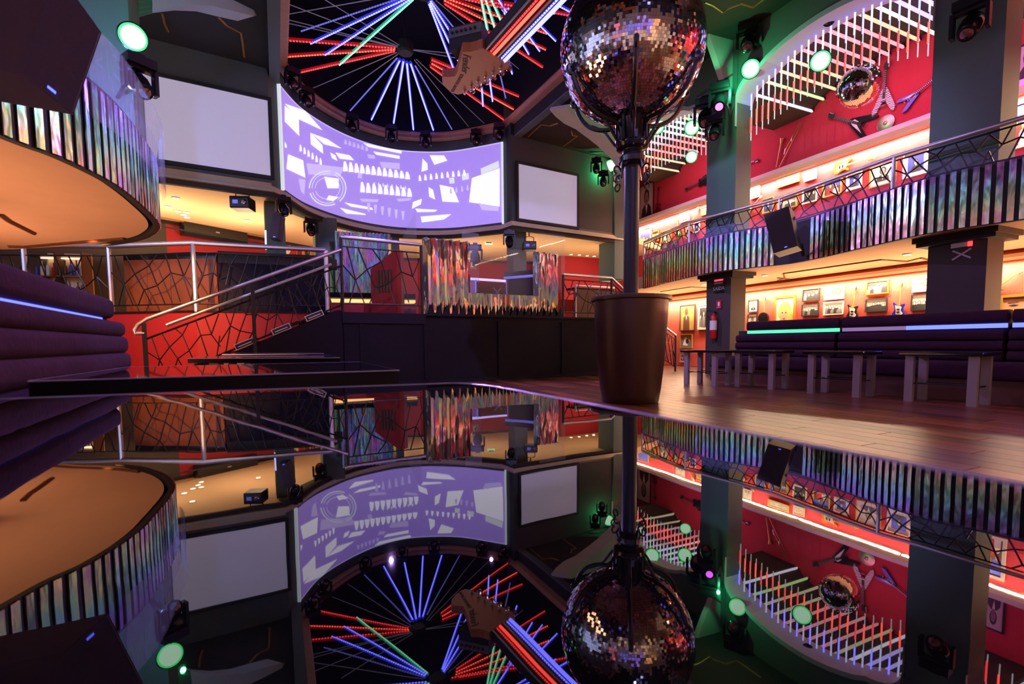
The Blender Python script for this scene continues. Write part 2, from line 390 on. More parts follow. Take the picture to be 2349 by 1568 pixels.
    def sweep(s, pts, prof):
        """profile [(out, up)] swept along a ground polyline with z; out is to the right of the direction"""
        P = [Vector(p) for p in pts]; vs, fs = [], []; n = len(prof)
        for i, p in enumerate(P):
            t = (P[min(i + 1, len(P) - 1)] - P[max(i - 1, 0)]); t.z = 0; t.normalize(); o = Vector((t.y, -t.x, 0))
            vs += [p + o * a + UP * b for a, b in prof]
        for i in range(len(P) - 1):
            for k in range(n): fs.append((i * n + k, i * n + (k + 1) % n, (i + 1) * n + (k + 1) % n, (i + 1) * n + k))
        fs.append(tuple(range(n - 1, -1, -1))); fs.append(tuple((len(P) - 1) * n + k for k in range(n)))
        return s.add(vs, fs)
    def mesh(s, name, mats, smooth=False):
        me = bpy.data.meshes.new(name); me.from_pydata(s.v, [], s.f); me.update()
        for m in (mats if isinstance(mats, (list, tuple)) else [mats]): me.materials.append(M[m] if isinstance(m, str) else m)
        me.polygons.foreach_set('material_index', s.mi)
        if smooth:
            me.polygons.foreach_set('use_smooth', [True] * len(s.f))
            try: me.set_sharp_from_angle(angle=math.radians(40))
            except Exception: pass
        return me
    def build(s, name, mats, parent=None, world=False, smooth=False, kind=None, label=None):
        if world and parent is not None:
            inv = parent.matrix_basis.inverted(); s.v = [tuple(inv @ Vector(p)) for p in s.v]
        o = bpy.data.objects.new(name, s.mesh(name, mats, smooth)); COL.objects.link(o)
        if parent: o.parent = parent
        if kind: o['kind'] = kind
        if label: o['label'] = label
        return o
def tag(o, label, cat, group=None):
    o['label'] = label; o['category'] = cat
    if group: o['group'] = group
    return o
def thing(name, label, cat, loc=(0, 0, 0), mtx=None, group=None):
    o = bpy.data.objects.new(name, None); COL.objects.link(o); o.empty_display_size = .1
    o.matrix_basis = mtx if mtx is not None else Matrix.Translation(Vector(loc))
    return tag(o, label, cat, group)
def frame(P, x, z):
    """matrix at P with local x along x, local z along z, y completing it"""
    x, z = Vector(x).normalized(), Vector(z).normalized(); y = z.cross(x).normalized(); x = y.cross(z)
    return Matrix(((x.x, y.x, z.x, P[0]), (x.y, y.y, z.y, P[1]), (x.z, y.z, z.z, P[2]), (0, 0, 0, 1)))
def clone(root, mtx=None, parent=None):
    c = root.copy(); COL.objects.link(c)
    if parent: c.parent = parent
    if mtx is not None: c.matrix_basis = mtx
    for ch in list(root.children): clone(ch, None, c)
    return c
def struct(o): o['kind'] = 'structure'; return o
def catmull(P, k=6):
    P = [Vector(p) for p in P]; out = []
    for i in range(len(P) - 1):
        a, b, c, d = P[max(i - 1, 0)], P[i], P[i + 1], P[min(i + 2, len(P) - 1)]
        for j in range(k):
            t = j / k
            out.append(.5 * ((2 * b) + (c - a) * t + (2 * a - 5 * b + 4 * c - d) * t * t + (3 * b - a - 3 * c + d) * t ** 3))
    out.append(P[-1]); return out
def resample(P, step):
    out = [P[0].copy()]; need = step
    for a, b in zip(P, P[1:]):
        L = (b - a).length; pos = 0
        while L - pos >= need:
            pos += need; out.append(a.lerp(b, pos / L)); need = step
        need -= (L - pos)
    return out
def lettering(txt, parent, mtx, size, m, name='lettering', align='CENTER', shear=0.0):
    cu = bpy.data.curves.new(name, 'FONT'); cu.body = txt; cu.size = size; cu.extrude = .002; cu.align_x = align; cu.align_y = 'CENTER'; cu.shear = shear
    tmp = bpy.data.objects.new('tmp', cu); COL.objects.link(tmp)
    me = bpy.data.meshes.new_from_object(tmp.evaluated_get(bpy.context.evaluated_depsgraph_get()))
    bpy.data.objects.remove(tmp); me.materials.clear(); me.materials.append(M[m])
    o = bpy.data.objects.new(name, me); COL.objects.link(o); o.parent = parent; o.matrix_basis = mtx; return o
_bar = MB().tube([(0, 0, 0), (0, 0, 1)], 1, 6).mesh('bar', 'blackm')
def bar(name, a, b, r, parent, me=None):
    """thin rod from a to b: shared unit mesh stretched to length"""
    a, b = Vector(a), Vector(b); d = b - a
    o = bpy.data.objects.new(name, me or _bar); COL.objects.link(o); o.parent = parent
    m = Matrix.Translation(a) @ d.to_track_quat('Z', 'X').to_matrix().to_4x4() @ Matrix.Diagonal((r, r, d.length, 1))
    o.matrix_basis = parent.matrix_basis.inverted() @ m
    return o

# ------------------------------------------------------------------ structure: floor
fl = struct(MB().box(-14, 14, -5, 26, -.12, -.012).build('floor', 'subfloor'))
plank = MB().box(-.097, .097, -.946, .946, -.02, 0).mesh('plank', 'wood')
cnt = 0
for i in range(0, 40):
    for j in range(-1, 8):
        P = WV * (.4 + i * .2) + U * ((j + (i * .37) % 1.0) * 1.9)
        if (P - Vector((-.2, 1.96, 0))).dot(Vector((.888, .46, 0))) < -.3 or P.y < .2: continue
        if (P - Vector((-1.68, 9.7, 0))).dot(Vector((.491, -.871, 0))) < -.3: continue
        if P.y > 13.6 or cnt >= 298: continue
        o = bpy.data.objects.new('plank', plank); COL.objects.link(o); o.parent = fl
        o.matrix_basis = frame(P, WV, UP); cnt += 1

# ------------------------------------------------------------------ structure: stage wall with its apse, mezzanine, ceilings
ARC = catmull([(-4.97, 10.75, 0), (-4.95, 11.88, 0), (-4.55, 13.05, 0), (-3.92, 13.91, 0), (-3.07, 14.41, 0), (-1.76, 14.47, 0), (-.22, 13.87, 0)], 7)
WL0, WL1 = Vector((-11.5, 6.5, 0)), Vector((-5.02, 10.36, 0))
WR0, WR1 = Vector((.02, 13.40, 0)), Vector((4.0, 15.74, 0))
off = lambda p, t, k: p + Vector((-t.y, t.x, 0)) * k
def shifted(P, k):
    Q = []
    for i, p in enumerate(P):
        t = (P[min(i + 1, len(P) - 1)] - P[max(i - 1, 0)]).normalized(); Q.append(off(p, t, k))
    return Q
arcw = shifted(ARC, .07)
WPATH = [WL0, WL1] + arcw + [WR0, WR1]
struct(MB().wall(WPATH, 3.98, 7.6, .3).build('wall_stage', 'greywall'))
cpath = [p + UP * 4.0 for p in [WL0, WL1 + SD * .02] + shifted(ARC, -.03) + [WR0 - SD * .02, WR1]]
tr = MB()
tr.sweep(cpath, [(-.05, .13), (.05, .13), (.07, .06), (-.05, .06)])
tr.sweep(cpath, [(-.05, .05), (.10, .05), (.12, .0), (-.05, .0)])
struct(tr.build('trim_1', 'cornice'))
struct(MB().sweep(cpath, [(-.05, -.0), (.05, -.0), (.05, -.10), (-.05, -.10)]).build('trim_2', 'darkceil'))
struct(MB().prism([(-14, 5, 4.0), WL1 + UP * 4.0, *[p + UP * 4.0 for p in arcw], WR0 + UP * 4, WR1 + UP * 4, (9, 21, 4.0), (9, 24, 4), (-14, 24, 4.0)], (0, 0, .2)).build('ceiling_mezzanine', 'cream'))
BACK = [(-11.0, 9.4), (-8.79, 12.48), (-6.28, 16.27), (-4.2, 18.1), (6.0, 20.4)]
struct(MB().wall(BACK[1:], 1.3, 4.1, .2).build('wall_back', 'redpaint'))
struct(MB().wall(BACK[:2], 1.3, 4.1, .2).build('wall_back_left', 'darkcol'))
struct(MB().sweep([Vector((x, y, 3.92)) for x, y in BACK], [(0, .08), (.05, .08), (.05, 0), (0, 0)]).build('trim_3', 'darkceil'))

# dome opening: U-shaped edge at 6.9
DL = [Vector((.4, -.2, 0)), Vector((-4.07, 8.95, 0)), Vector((-4.94, 10.74, 0))]
DR = [Vector((-.10, 13.87, 0)), Vector((1.36, 11.04, 0)), Vector((6.0, 1.73, 0))]
dome = DL + ARC[2:-1] + DR
struct(MB().wall([p + Vector((0, 0, 0)) for p in dome], 6.9, 8.9, .2).build('wall_dome', 'void'))
struct(MB().prism([(-9, -3, 8.9), (9, -3, 8.9), (9, 17, 8.9), (-9, 17, 8.9)], (0, 0, .2)).build('ceiling_dome', 'void'))
struct(MB().sweep([p + UP * 6.9 for p in dome], [(-.02, .02), (.14, .02), (.17, -.04), (.10, -.09), (.14, -.15), (-.02, -.18)]).build('trim_4', 'trimwood'))
# right inner face of the opening, drops to the side ceiling
struct(MB().wall(DR, 6.40, 6.80, .2).build('wall_dome_side', 'bluegrey'))
struct(MB().wall(DL, 6.40, 6.80, .2).build('wall_dome_side_left', 'bluegrey'))
ZA, ZB = 6.43, 7.5
K3 = G(4.1, -.25)
struct(MB().prism([DR[0] + UP * ZA, DR[1] + UP * ZA, K3 + UP * ZA, WR1 + UP * ZA, WR0 + UP * ZA], (0, 0, .3)).build('ceiling_right_far', 'darkceil'))
struct(MB().prism([DR[1] + UP * ZB, DR[2] + UP * ZB, G(-12, -.1, ZB), G(4.6, -.1, ZB)], (0, 0, .2)).build('ceiling_right', 'darkceil'))
struct(MB().wall([DR[1], K3], ZA, ZB, .1).build('wall_beam_right', 'darkceil'))
struct(MB().prism([DL[0] + UP * 6.52, DL[1] + UP * 6.52, DL[2] + UP * 6.52, WL1 + UP * 6.52, WL0 + UP * 6.52, (-12, -3, 6.52)], (0, 0, .2)).build('ceiling_left', 'darkceil'))
# painted mouldings on the dark ceilings
tm = MB()
def molding(pts, z, r=.022): tm.tube([Vector((p.x, p.y, z)) for p in pts], r, 6)
molding([atz(x, y, ZA) for x, y in [(1212, 313), (1242, 285), (1262, 288), (1280, 282)]], ZA)
molding([atz(x, y, ZA) for x, y in [(1310, 300), (1313, 310), (1324, 312), (1292, 335)]], ZA)
molding([atz(x, y, ZB) for x, y in [(1617, 5), (1635, 12), (1658, 28), (1672, 18), (1700, 8), (1728, 16), (1750, 0), (1790, -30)]], ZB)
molding([atz(x, y, 6.52) for x, y in [(372, 30), (378, 55), (386, 72)]], 6.52)
molding([atz(x, y, 6.52) for x, y in [(500, 38), (520, 58), (552, 75), (556, 98), (560, 130)]], 6.52)
struct(tm.build('trim_5', 'gold'))

# ------------------------------------------------------------------ structure: right gallery
COLS = [G(4.5, 0), G(0, 0), G(-4.5, 0), G(-9.0, 0), G(-13.5, 0)]
hu, hw = .42, .24
for i, c in enumerate(COLS):
    o = MB(); o.obox(c + UP * 5.15, U * hu, WV * hw, UP * 2.36)
    cap = MB(); cap.obox(c + UP * 2.30, U * (hu + .06), WV * (hw + .1), UP * .04); cap.obox(c + UP * 2.36, U * (hu + .1), WV * (hw + .14), UP * .04)
    co = struct(o.build('column', 'colm')); MB().obox(c + UP * 1.2, U * (hu - .06), WV * hw, UP * 1.2).build('lower_shaft', 'darkcol', co); struct(cap.build('capital', 'black', co))  # lower shaft in a darker tone than the column above
# arch wall between the columns and vault behind it
def arch_curve(s0, hi, lo, L=4.5, inset=.42):
    """points (s, z) along one bay starting at column position s0 going towards the camera"""
    a, b = s0 - inset, s0 - L + inset; P = [(a, 5.6), (a, lo)]
    rr = .55
    for k in range(1, 8):
        q = math.pi / 2 * k / 8; P.append((a - rr * (1 - math.cos(q)), lo + .40 * math.sin(q)))
    n = 14
    for k in range(n + 1):
        t = k / n; P.append((a - rr + (b + rr - a + rr) * t, lo + .40 + (hi - lo - .40) * math.sin(math.pi * t) ** .7))
    for k in range(7, 0, -1):
        q = math.pi / 2 * k / 8; P.append((b + rr * (1 - math.cos(q)), lo + .40 * math.sin(q)))
    P += [(b, lo), (b, 5.6)]; return P
aw, av, ar = MB(), MB(), MB()
for s0 in (4.5, 0, -4.5, -9.0):
    P = arch_curve(s0, 6.80, 6.12)
    for (s1, z1), (s2, z2) in zip(P, P[1:]):
        aw.add([G(s1, -.26, z1), G(s2, -.26, z2), G(s2, -.26, 7.6), G(s1, -.26, 7.6)], [(0, 1, 2, 3)])
        ar.add([G(s1, -.30, z1 - .0), G(s2, -.30, z2), G(s2, .25, z2), G(s1, .25, z1)], [(3, 2, 1, 0)])
        ar.add([G(s1, -.30, z1), G(s2, -.30, z2), G(s2, -.30, z2 + .10), G(s1, -.30, z1 + .10)], [(0, 1, 2, 3)])
    aw.obox(G(s0, -.27, 6.9), U * .44, WV * .01, UP * .6)
    V_ = [(s0 + .7, 6.40), (s0 - .30, 6.40)] + [(s0 - .30 - 3.9 * k / 16, 6.40 + .58 * math.sin(math.pi * k / 16) ** .6) for k in range(1, 16)] + [(s0 - 4.2, 6.40), (s0 - 5.2, 6.40)]
    for (s1, z1), (s2, z2) in zip(V_, V_[1:]):
        if s1 <= s0 - 4.2: continue
        av.add([G(s1, .2, z1), G(s2, .2, z2), G(s2, 2.5, z2), G(s1, 2.5, z1)], [(0, 1, 2, 3)])
struct(aw.build('wall_arch', 'colm')); struct(ar.build('trim_6', 'plaster')); struct(av.build('ceiling_gallery', 'darkceil'))
gw = MB(); gw.obox(G(-5.5, 2.5, 5.0), U * 13, WV * .1, UP * 2.3)
struct(gw.build('wall_right_upper', 'redwall'))
gl = MB(); gl.obox(G(-5.5, 2.5, 1.2), U * 12.5, WV * .1, UP * 1.2)
struct(gl.build('wall_right_lower', 'redlow'))
gend = MB(); gend.obox(G(7.2, 1.2, 4.8), U * .1, WV * 1.6, UP * 2.4)
struct(gend.build('wall_gallery_end', 'redwall'))
# right balcony slab: edge curve measured along its front
RB = catmull([(3.55, 15.2, 0), (3.94, 13.81, 0), (4.17, 12.57, 0), (4.52, 11.17, 0), (5.10, 10.42, 0), (5.62, 9.92, 0), (5.84, 9.30, 0), (6.0, 8.16, 0), (6.22, 7.15, 0), (6.75, 6.40, 0), (7.35, 5.3, 0), (7.9, 4.0, 0)], 8)
LBk = [(-3.3, 1.5, 0), (-3.62, 2.7, 0), (-3.75, 3.67, 0), (-3.72, 4.1, 0), (-3.83, 4.75, 0), (-4.16, 5.57, 0), (-4.55, 6.33, 0), (-4.98, 6.84, 0), (-5.61, 7.3, 0), (-6.6, 7.7, 0), (-8.0, 8.0, 0)]
LB = catmull(LBk, 8)
rbin = [p + Vector((.12, .05, 0)) for p in RB]
struct(MB().prism([p + UP * 2.40 for p in rbin] + [G(-9.5, 2.5, 2.4), G(6.5, 2.5, 2.4)], (0, 0, .35)).build('ceiling_balcony_right', 'soffit'))
lbin = [p + Vector((-.12, -.03, 0)) for p in LB]
struct(MB().prism([p + UP * 2.40 for p in lbin] + [Vector((-12, 8.0, 2.4)), Vector((-12, 1.5, 2.4))], (0, 0, .35)).build('ceiling_balcony_left', 'soffit'))
# soffit mouldings
sm = MB()
def mo2(pts, r=.018, z=2.395):
    sm.tube([Vector((p.x, p.y, z)) for p in pts], r, 6)
mo2([atz(x, y, 2.4) for x, y in [(1784, 642), (1800, 637), (1797, 626), (2022, 594), (2080, 598), (2112, 590), (2148, 599), (2108, 612), (2094, 612), (2090, 621), (1890, 639), (1850, 638), (1823, 641), (1784, 636)]], .022)
mo2([atz(x, y, 2.4) for x, y in [(1515, 668), (1585, 657), (1629, 659)]]); mo2([atz(x, y, 2.4) for x, y in [(1537, 677), (1580, 679), (1629, 673)]])
mo2([atz(x, y, 2.4) for x, y in [(0, 490), (20, 505), (78, 534)]], .03)
mo2([atz(x, y, 2.4) for x, y in [(20, 563), (60, 564), (150, 556), (285, 545)]], .03)
struct(sm.build('trim_7', 'brown'))
struct(MB().sweep([G(7, 2.40, 2.22), G(-17, 2.40, 2.22)], [(0, .10), (.10, .10), (.10, .04), (.05, 0), (0, 0)]).build('trim_8', 'soffit'))
struct(MB().sweep([G(7.0, 2.40, 5.10), G(-17, 2.40, 5.10)], [(0, .16), (.26, .16), (.26, .06), (.18, .0), (.18, -.02), (0, -.02)]).build('trim_9', 'white'))
# left: back walls, column, end walls
lc = Vector((-5.62, 7.0, 0))
struct(MB().obox(lc + UP * 4.6, U * .28, WV * .34, UP * 1.93).build('column_left', 'colm'))
lowc = Vector((-6.15, 5.0, 0))
struct(MB().obox(lowc + UP * 1.2, U * .3, WV * .3, UP * 1.2).build('column_left_lower', 'brown'))
struct(MB().wall([(-7.3, -5), (-11, 9.4)], 0, 2.4, .2).build('wall_left_lower', 'bluegrey'))
struct(MB().wall([(-7.3, -5), (-10.0, 6.9)], 2.75, 6.6, .2).build('wall_left_upper', 'white'))
struct(MB().wall([(11, 26), (-14, 26)], 0, 9, .2).build('wall_rear_stage', 'black'))
struct(MB().wall([(-14, -5), (14, -5)], 0, 9, .2).build('wall_rear', 'white'))

# ------------------------------------------------------------------ foreground tables
def slab(root, name, pts, z0, z1, m, r=0.0):
    """closed slab from a ground polygon (world coords)"""
    return MB().prism([Vector((p[0], p[1], z0)) for p in pts], (0, 0, z1 - z0)).build(name, m, root, world=True)
def ring_line(root, name, pts, z, w, m):
    mb = MB(); n = len(pts)
    for i in range(n):
        a, b = Vector((*pts[i][:2], z)), Vector((*pts[(i + 1) % n][:2], z)); mb.tube([a, b], w, 5)
    return mb.build(name, m, root, world=True)
def glass_table(pts, ztop, th, label, legs, mt='table', er=.0035):
    t = thing('mirror_top_table', label, 'table', (sum(p[0] for p in pts) / len(pts), sum(p[1] for p in pts) / len(pts), 0), group='black mirror-top lounge tables')
    slab(t, 'table_top', pts, ztop - .012, ztop, mt)
    slab(t, 'table_edge', pts, ztop - th, ztop - .012, 'edge')
    ring_line(t, 'edge_strip', pts, ztop - .003, er, 'edgeline')
    for x, y in legs: MB().box(x - .05, x + .05, y - .05, y + .05, 0, ztop - th).build('leg', 'tablewood', t, world=True)
    return t
HA = Vector((.464, -.886, 0)); HB = Vector((.93, .367, 0))
c0 = Vector((-.20, 1.965, 0))
near = [Vector((-.335, 1.925, 0)), Vector((-.26, 1.96, 0)), Vector((-.215, 1.955, 0)), Vector((-.155, 1.91, 0)), Vector((-.06, 1.78, 0))]
near += [Vector((.22, 1.215, 0)), Vector((.44, .765, 0)), Vector((.565, .51, 0)), Vector((1.0, -.36, 0)), Vector((-1.4, -.9, 0)), Vector((-2.2, 1.28, 0)), Vector((-1.08, 1.69, 0))]
glass_table(near, .64, .07, 'large black mirror-top table filling the foreground and reflecting the room', [(.55, 0), (-1.2, -.6), (-1.8, 1.2), (-.35, 1.7)], er=.0055)
dep = Vector((-.68, 1.43, 0))
q = [Vector((-2.04, 2.02, 0)), Vector((-.62, 2.63, 0))]
glass_table(q + [q[1] + dep * .92, q[0] + dep * .92], .66, .085, 'thick-edged black glass table just past the foreground table', [(-1.9, 2.25), (-.85, 2.75), (-1.3, 3.7), (-2.3, 3.2)], 'tablegloss')
q = [Vector((-3.42, 5.07, 0)), Vector((-1.76, 4.92, 0))]
glass_table(q + [q[1] + dep * .75, q[0] + dep * .75], .67, .05, 'black glass table in the middle of the row toward the stairs', [(-3.2, 5.2), (-2.0, 5.1), (-2.3, 5.8), (-3.5, 5.9)], 'tablegloss')
q = [Vector((-3.87, 6.42, 0)), Vector((-2.44, 6.24, 0))]
glass_table(q + [q[1] + dep * .7, q[0] + dep * .7], .69, .05, 'farthest black glass table in the row by the stairs', [(-3.7, 6.6), (-2.6, 6.5), (-2.9, 7.1), (-4.0, 7.2)], 'tablegloss')

# ------------------------------------------------------------------ mirror ball on its pot
PC = Vector((1.595, 6.47, 0))
pb = thing('mirror_ball_stand', 'giant mirror ball on a dark pole in a brown barrel-shaped pot', 'mirror ball', PC)
MB().lathe([(.36, 0), (.375, .02), (.385, .10), (.40, .18), (.44, .55), (.47, 1.0), (.485, 1.30), (.485, 1.36)], (0, 0, 0), 48).build('pot', 'brownpot', pb, smooth=True)
MB().lathe([(.49, 1.345), (.525, 1.35), (.53, 1.37), (.525, 1.40), (.48, 1.41), (.47, 1.395), (.20, 1.39)], (0, 0, 0), 48).build('pot_rim', 'brownpot', pb, smooth=True)
pl = MB().lathe([(.098, 1.38), (.098, 3.22)], (0, 0, 0), 24).build('pole', 'blackm', pb, smooth=True)
hb = MB().lathe([(.12, 3.10), (.17, 3.14), (.18, 3.20), (.13, 3.24), (.13, 3.30), (.20, 3.32), (.22, 3.36), (.20, 3.40), (.16, 3.41)], (0, 0, 0), 24).build('lower_collar', 'blackg', pb, smooth=True)
MB().lathe([(.17, 3.40), (.18, 3.55), (.20, 3.68), (.23, 3.70), (.23, 3.74), (.18, 3.75)], (0, 0, 0), 24).build('upper_collar', 'blackg', pb, smooth=True)
for k in range(8):
    a = math.pi / 4 * k; d = Vector((math.cos(a), math.sin(a), 0))
    MB().obox(d * .205 + UP * 3.55, d * .012, Vector((-d.y, d.x, 0)) * .02, UP * .16).build('collar_slat', 'blackm', pb)
BR = .91; BC = Vector((-.02, 0, 4.56))
scrl = MB()
def scroll_bracket(a):
    d = Vector((math.cos(a), math.sin(a), 0)); mb = MB()
    # arm that rises from the collar and hugs the ball, with a curl at its end and an infill zigzag
    pts = []
    for k in range(13):
        t = k / 12; ang = math.radians(-74 + 46 * t)
        pts.append(BC + (d * math.cos(ang) + UP * math.sin(ang)) * (BR + .04 + .05 * math.sin(math.pi * t)))
    pts = [d * .20 + UP * 3.60] + pts
    for k in range(1, 8):
        b = math.radians(40 * k); pts.append(pts[13] + (d * (.05 * math.sin(b) + .02 * k * .3) + UP * (.05 - .05 * math.cos(b))))
    mb.tube(pts, .030, 6)
    low = [d * .19 + UP * 3.35, d * .30 + UP * 3.50, d * .42 + UP * 3.66, d * .60 + UP * 3.78]
    mb.tube(catmull(low, 4), .018, 6)
    for p, q_ in ((low[1], pts[3]), (pts[3], low[2]), (low[2], pts[6]), (pts[6], low[3])): mb.tube([p, q_], .010, 5)
    return mb
for k in range(6):
    scroll_bracket(math.radians(20 + 60 * k)).build('scroll_bracket', 'blackm', pb, smooth=True)
for k in range(4):
    a = math.radians(30 + 90 * k); d = Vector((math.cos(a), math.sin(a), 0)); pts = []
    for j in range(15):
        t = j / 14; b = t * 4.6; r = .07 * (1 - .55 * t); pts.append(d * (.26 - r * math.cos(b)) + UP * (3.02 - .02 + r * math.sin(b)))
    m_ = MB().tube([d * .10 + UP * 3.20, d * .17 + UP * 3.12] + pts, .012, 6)
    pts2 = [d * (.27 + .05 * math.cos(b)) + UP * (2.90 + .05 * math.sin(b)) for b in [math.radians(90 - 45 * j) for j in range(8)]]
    m_.tube(pts2, .012, 6); m_.build('scroll_curl', 'blackm', pb, smooth=True)
core = MB().lathe([(BR * .985 * math.sin(math.pi * k / 24) + 1e-4, -BR * .985 * math.cos(math.pi * k / 24)) for k in range(25)], BC, 48).build('ball', 'black', pb, smooth=True)
tl = MB(); rows = 84
for i in range(1, rows):
    th = math.pi * i / rows; n = max(6, int(2 * math.pi * math.sin(th) * BR / .034))
    ph0 = random.random()
    for k in range(n):
        ph = 2 * math.pi * (k + ph0) / n
        nr = Vector((math.sin(th) * math.cos(ph), math.sin(th) * math.sin(ph), math.cos(th)))
        tx = Vector((-math.sin(ph), math.cos(ph), 0)); ty = nr.cross(tx)
        tx = (tx + nr * random.gauss(0, .045)).normalized(); ty = (ty + nr * random.gauss(0, .045)).normalized()
        c = BC + nr * BR; a_ = .0161; b_2 = .0161
        tl.face([c - tx * a_ - ty * b_2, c + tx * a_ - ty * b_2, c + tx * a_ + ty * b_2, c - tx * a_ + ty * b_2][::1])
tlo = tl.build('mirror_tiles', 'tile', core); tlo['kind'] = 'stuff'

# ------------------------------------------------------------------ right benches (three modules) and their tables
BD = Vector((.467, -.884, 0)); BN = Vector((.884, .467, 0)); B0 = Vector((4.06, 9.91, 0))
def bench(label, mtx, L, led, vel, low, hi, rolls, ledz, head, seatm, depth=.72, hb=.92, first=0.0, group='velvet booth benches'):
    """local x runs along the bench, y back from the seat front, z up"""
    t = thing('booth_bench', label, 'bench', mtx=mtx, group=group)
    MB().box(0, L, .06, depth + .28, 0, low).build('plinth', 'brown', t)
    MB().rbox(.01, L - .01, 0, depth, low, hi, .06).build('seat_cushion', seatm, t, smooth=True)
    for i, (a, b) in enumerate(rolls):
        y0 = depth - .12 + .015 * i
        MB().rbox(.01 + first * .4, L - .01, y0, depth + .22, a, b, min(.055, (b - a) * .45)).build('back_roll', seatm, t, smooth=True)
    MB().box(.02 + first, L - .02, depth + .06, depth + .22, ledz[0] - .02, ledz[1] + .02).build('led_channel', 'velvet_r', t)
    for (a, b, m_) in led:
        MB().box(first + a, b, depth + .035, depth + .062, ledz[0], ledz[1]).build('led_strip', m_, t)
    MB().rbox(.01 + first, L - .01, depth + .0, depth + .24, head[0], head[1], .06).build('headrest', seatm, t, smooth=True)
    MB().box(.0, L, depth + .20, depth + .30, low, head[0]).build('back_panel', 'black', t)
    return t
R3 = ((.50, .64), (.64, .78), (.78, .93))
for i, (lab, led) in enumerate((('plum velvet bench with a green light strip, beside the column with the extinguisher', [(.02, 2.1, 'bandG')]),
                                ('plum velvet bench with a strip fading from violet to blue', [(.02, .95, 'bandV'), (.95, 2.1, 'bandB')]),
                                ('plum velvet bench with a blue light strip at the picture edge', [(.02, 2.1, 'bandB')]))):
    bench(lab, frame(B0 + BD * (2.13 * i), BD, UP), 2.125, led, None, .27, .50, R3, (.955, 1.015), (1.02, 1.20), 'velvet_r', first=.30 if i == 0 else 0.0)
# left bench, same make, near the camera
LD = Vector((-.484, .875, 0)); L0 = Vector((-2.62, 2.5, 0)) - Vector((-.875, -.484, 0)) * .72
L0 = L0 - LD * 2.6
ln = Vector((-.875, -.484, 0))
tb = bench('purple velvet bench with a blue light line, corner of the lounge by the camera', Matrix(((LD.x, ln.x, 0, L0.x), (LD.y, ln.y, 0, L0.y), (0, 0, 1, 0), (0, 0, 0, 1))), 5.05,
           [(.02, 4.75, 'bandB')], None, .24, .46, ((.46, .59), (.585, .745), (.74, .90), (.895, 1.035)), (1.04, 1.062), (1.065, 1.255), 'velvet', depth=.72)
def side_table(label, a, group='bench tables'):
    mt = frame(a, BD, UP); t = thing('bench_table', label, 'table', mtx=mt, group=group)
    MB().rbox(-.10, .73, -.08, .44, .60, .645, .012).build('table_top', 'blackg', t)
    for x in (0, .63):
        for y in (0, .36): MB().box(x - .045, x + .045, y - .03, y + .03, 0, .60).build('leg', 'tablewood', t)
    for x in (0, .63): MB().box(x - .012, x + .012, .0, .36, .22, .235).build('stretcher', 'blackm', t)
    for y in (0, .36): MB().box(0, .63, y - .012, y + .012, .235, .25).build('stretcher', 'blackm', t)
    return t
for lab, p in (('low table with pale legs, nearest the stairs wall', (3.33, 9.13, 0)), ('second low table from the stairs wall, before the green-lit bench', (4.0, 8.48, 0)),
               ('third low table from the stairs wall, before the violet-lit bench', (4.55, 7.28, 0)), ('low table with a blue glint on its top, nearest the camera', (5.18, 6.24, 0))):
    side_table(lab, Vector(p))

# ------------------------------------------------------------------ balcony fronts with holographic strips
def parapet(name, label, curve, side, gaps, zt=3.20):
    t = thing(name, label, 'parapet', curve[0] + UP * 2.4)
    back = shifted(curve, side * .03)
    mb = MB().wall(curve, 2.36, zt, side * .06); mb.build('backing', 'black', t, world=True)
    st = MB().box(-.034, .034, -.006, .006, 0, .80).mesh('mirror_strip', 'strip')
    pts = resample(curve, .118)
    for i in range(1, len(pts) - 1):
        p = pts[i]
        if any(g0 < p.y < g1 for g0, g1 in gaps): continue
        d = (pts[i + 1] - pts[i - 1]).normalized()
        o = bpy.data.objects.new('mirror_strip', st); COL.objects.link(o); o.parent = t
        x = (d * 1.0 + Vector((-d.y, d.x, 0)) * random.gauss(0, .10)).normalized()
        o.matrix_basis = t.matrix_basis.inverted() @ frame(p + Vector((d.y, -d.x, 0)) * side * .012 + UP * 2.37, x, UP)
    MB().wall(shifted(curve, -side * .03), zt - .06, zt + .16, -side * .012).build('acrylic_band', 'acry', t, world=True)
    return t
RBv = [p for p in RB if p.y < 14.2 and p.y > 4.5]
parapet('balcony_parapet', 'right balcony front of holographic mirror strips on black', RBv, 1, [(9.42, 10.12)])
LBv = [p for p in LB if p.x > -6.4]
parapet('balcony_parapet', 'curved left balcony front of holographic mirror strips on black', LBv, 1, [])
gp = [p for p in LB if -4.95 < p.x and 4.3 < p.y < 6.8]
gcv = [p + Vector((.10, .03, 0)) for p in gp]
gp_o = MB().wall(gcv, 2.80, 3.62, .012).build('glass_guard', 'glass'); tag(gp_o, 'curved clear glass guard rising above the left balcony strips', 'glass guard')

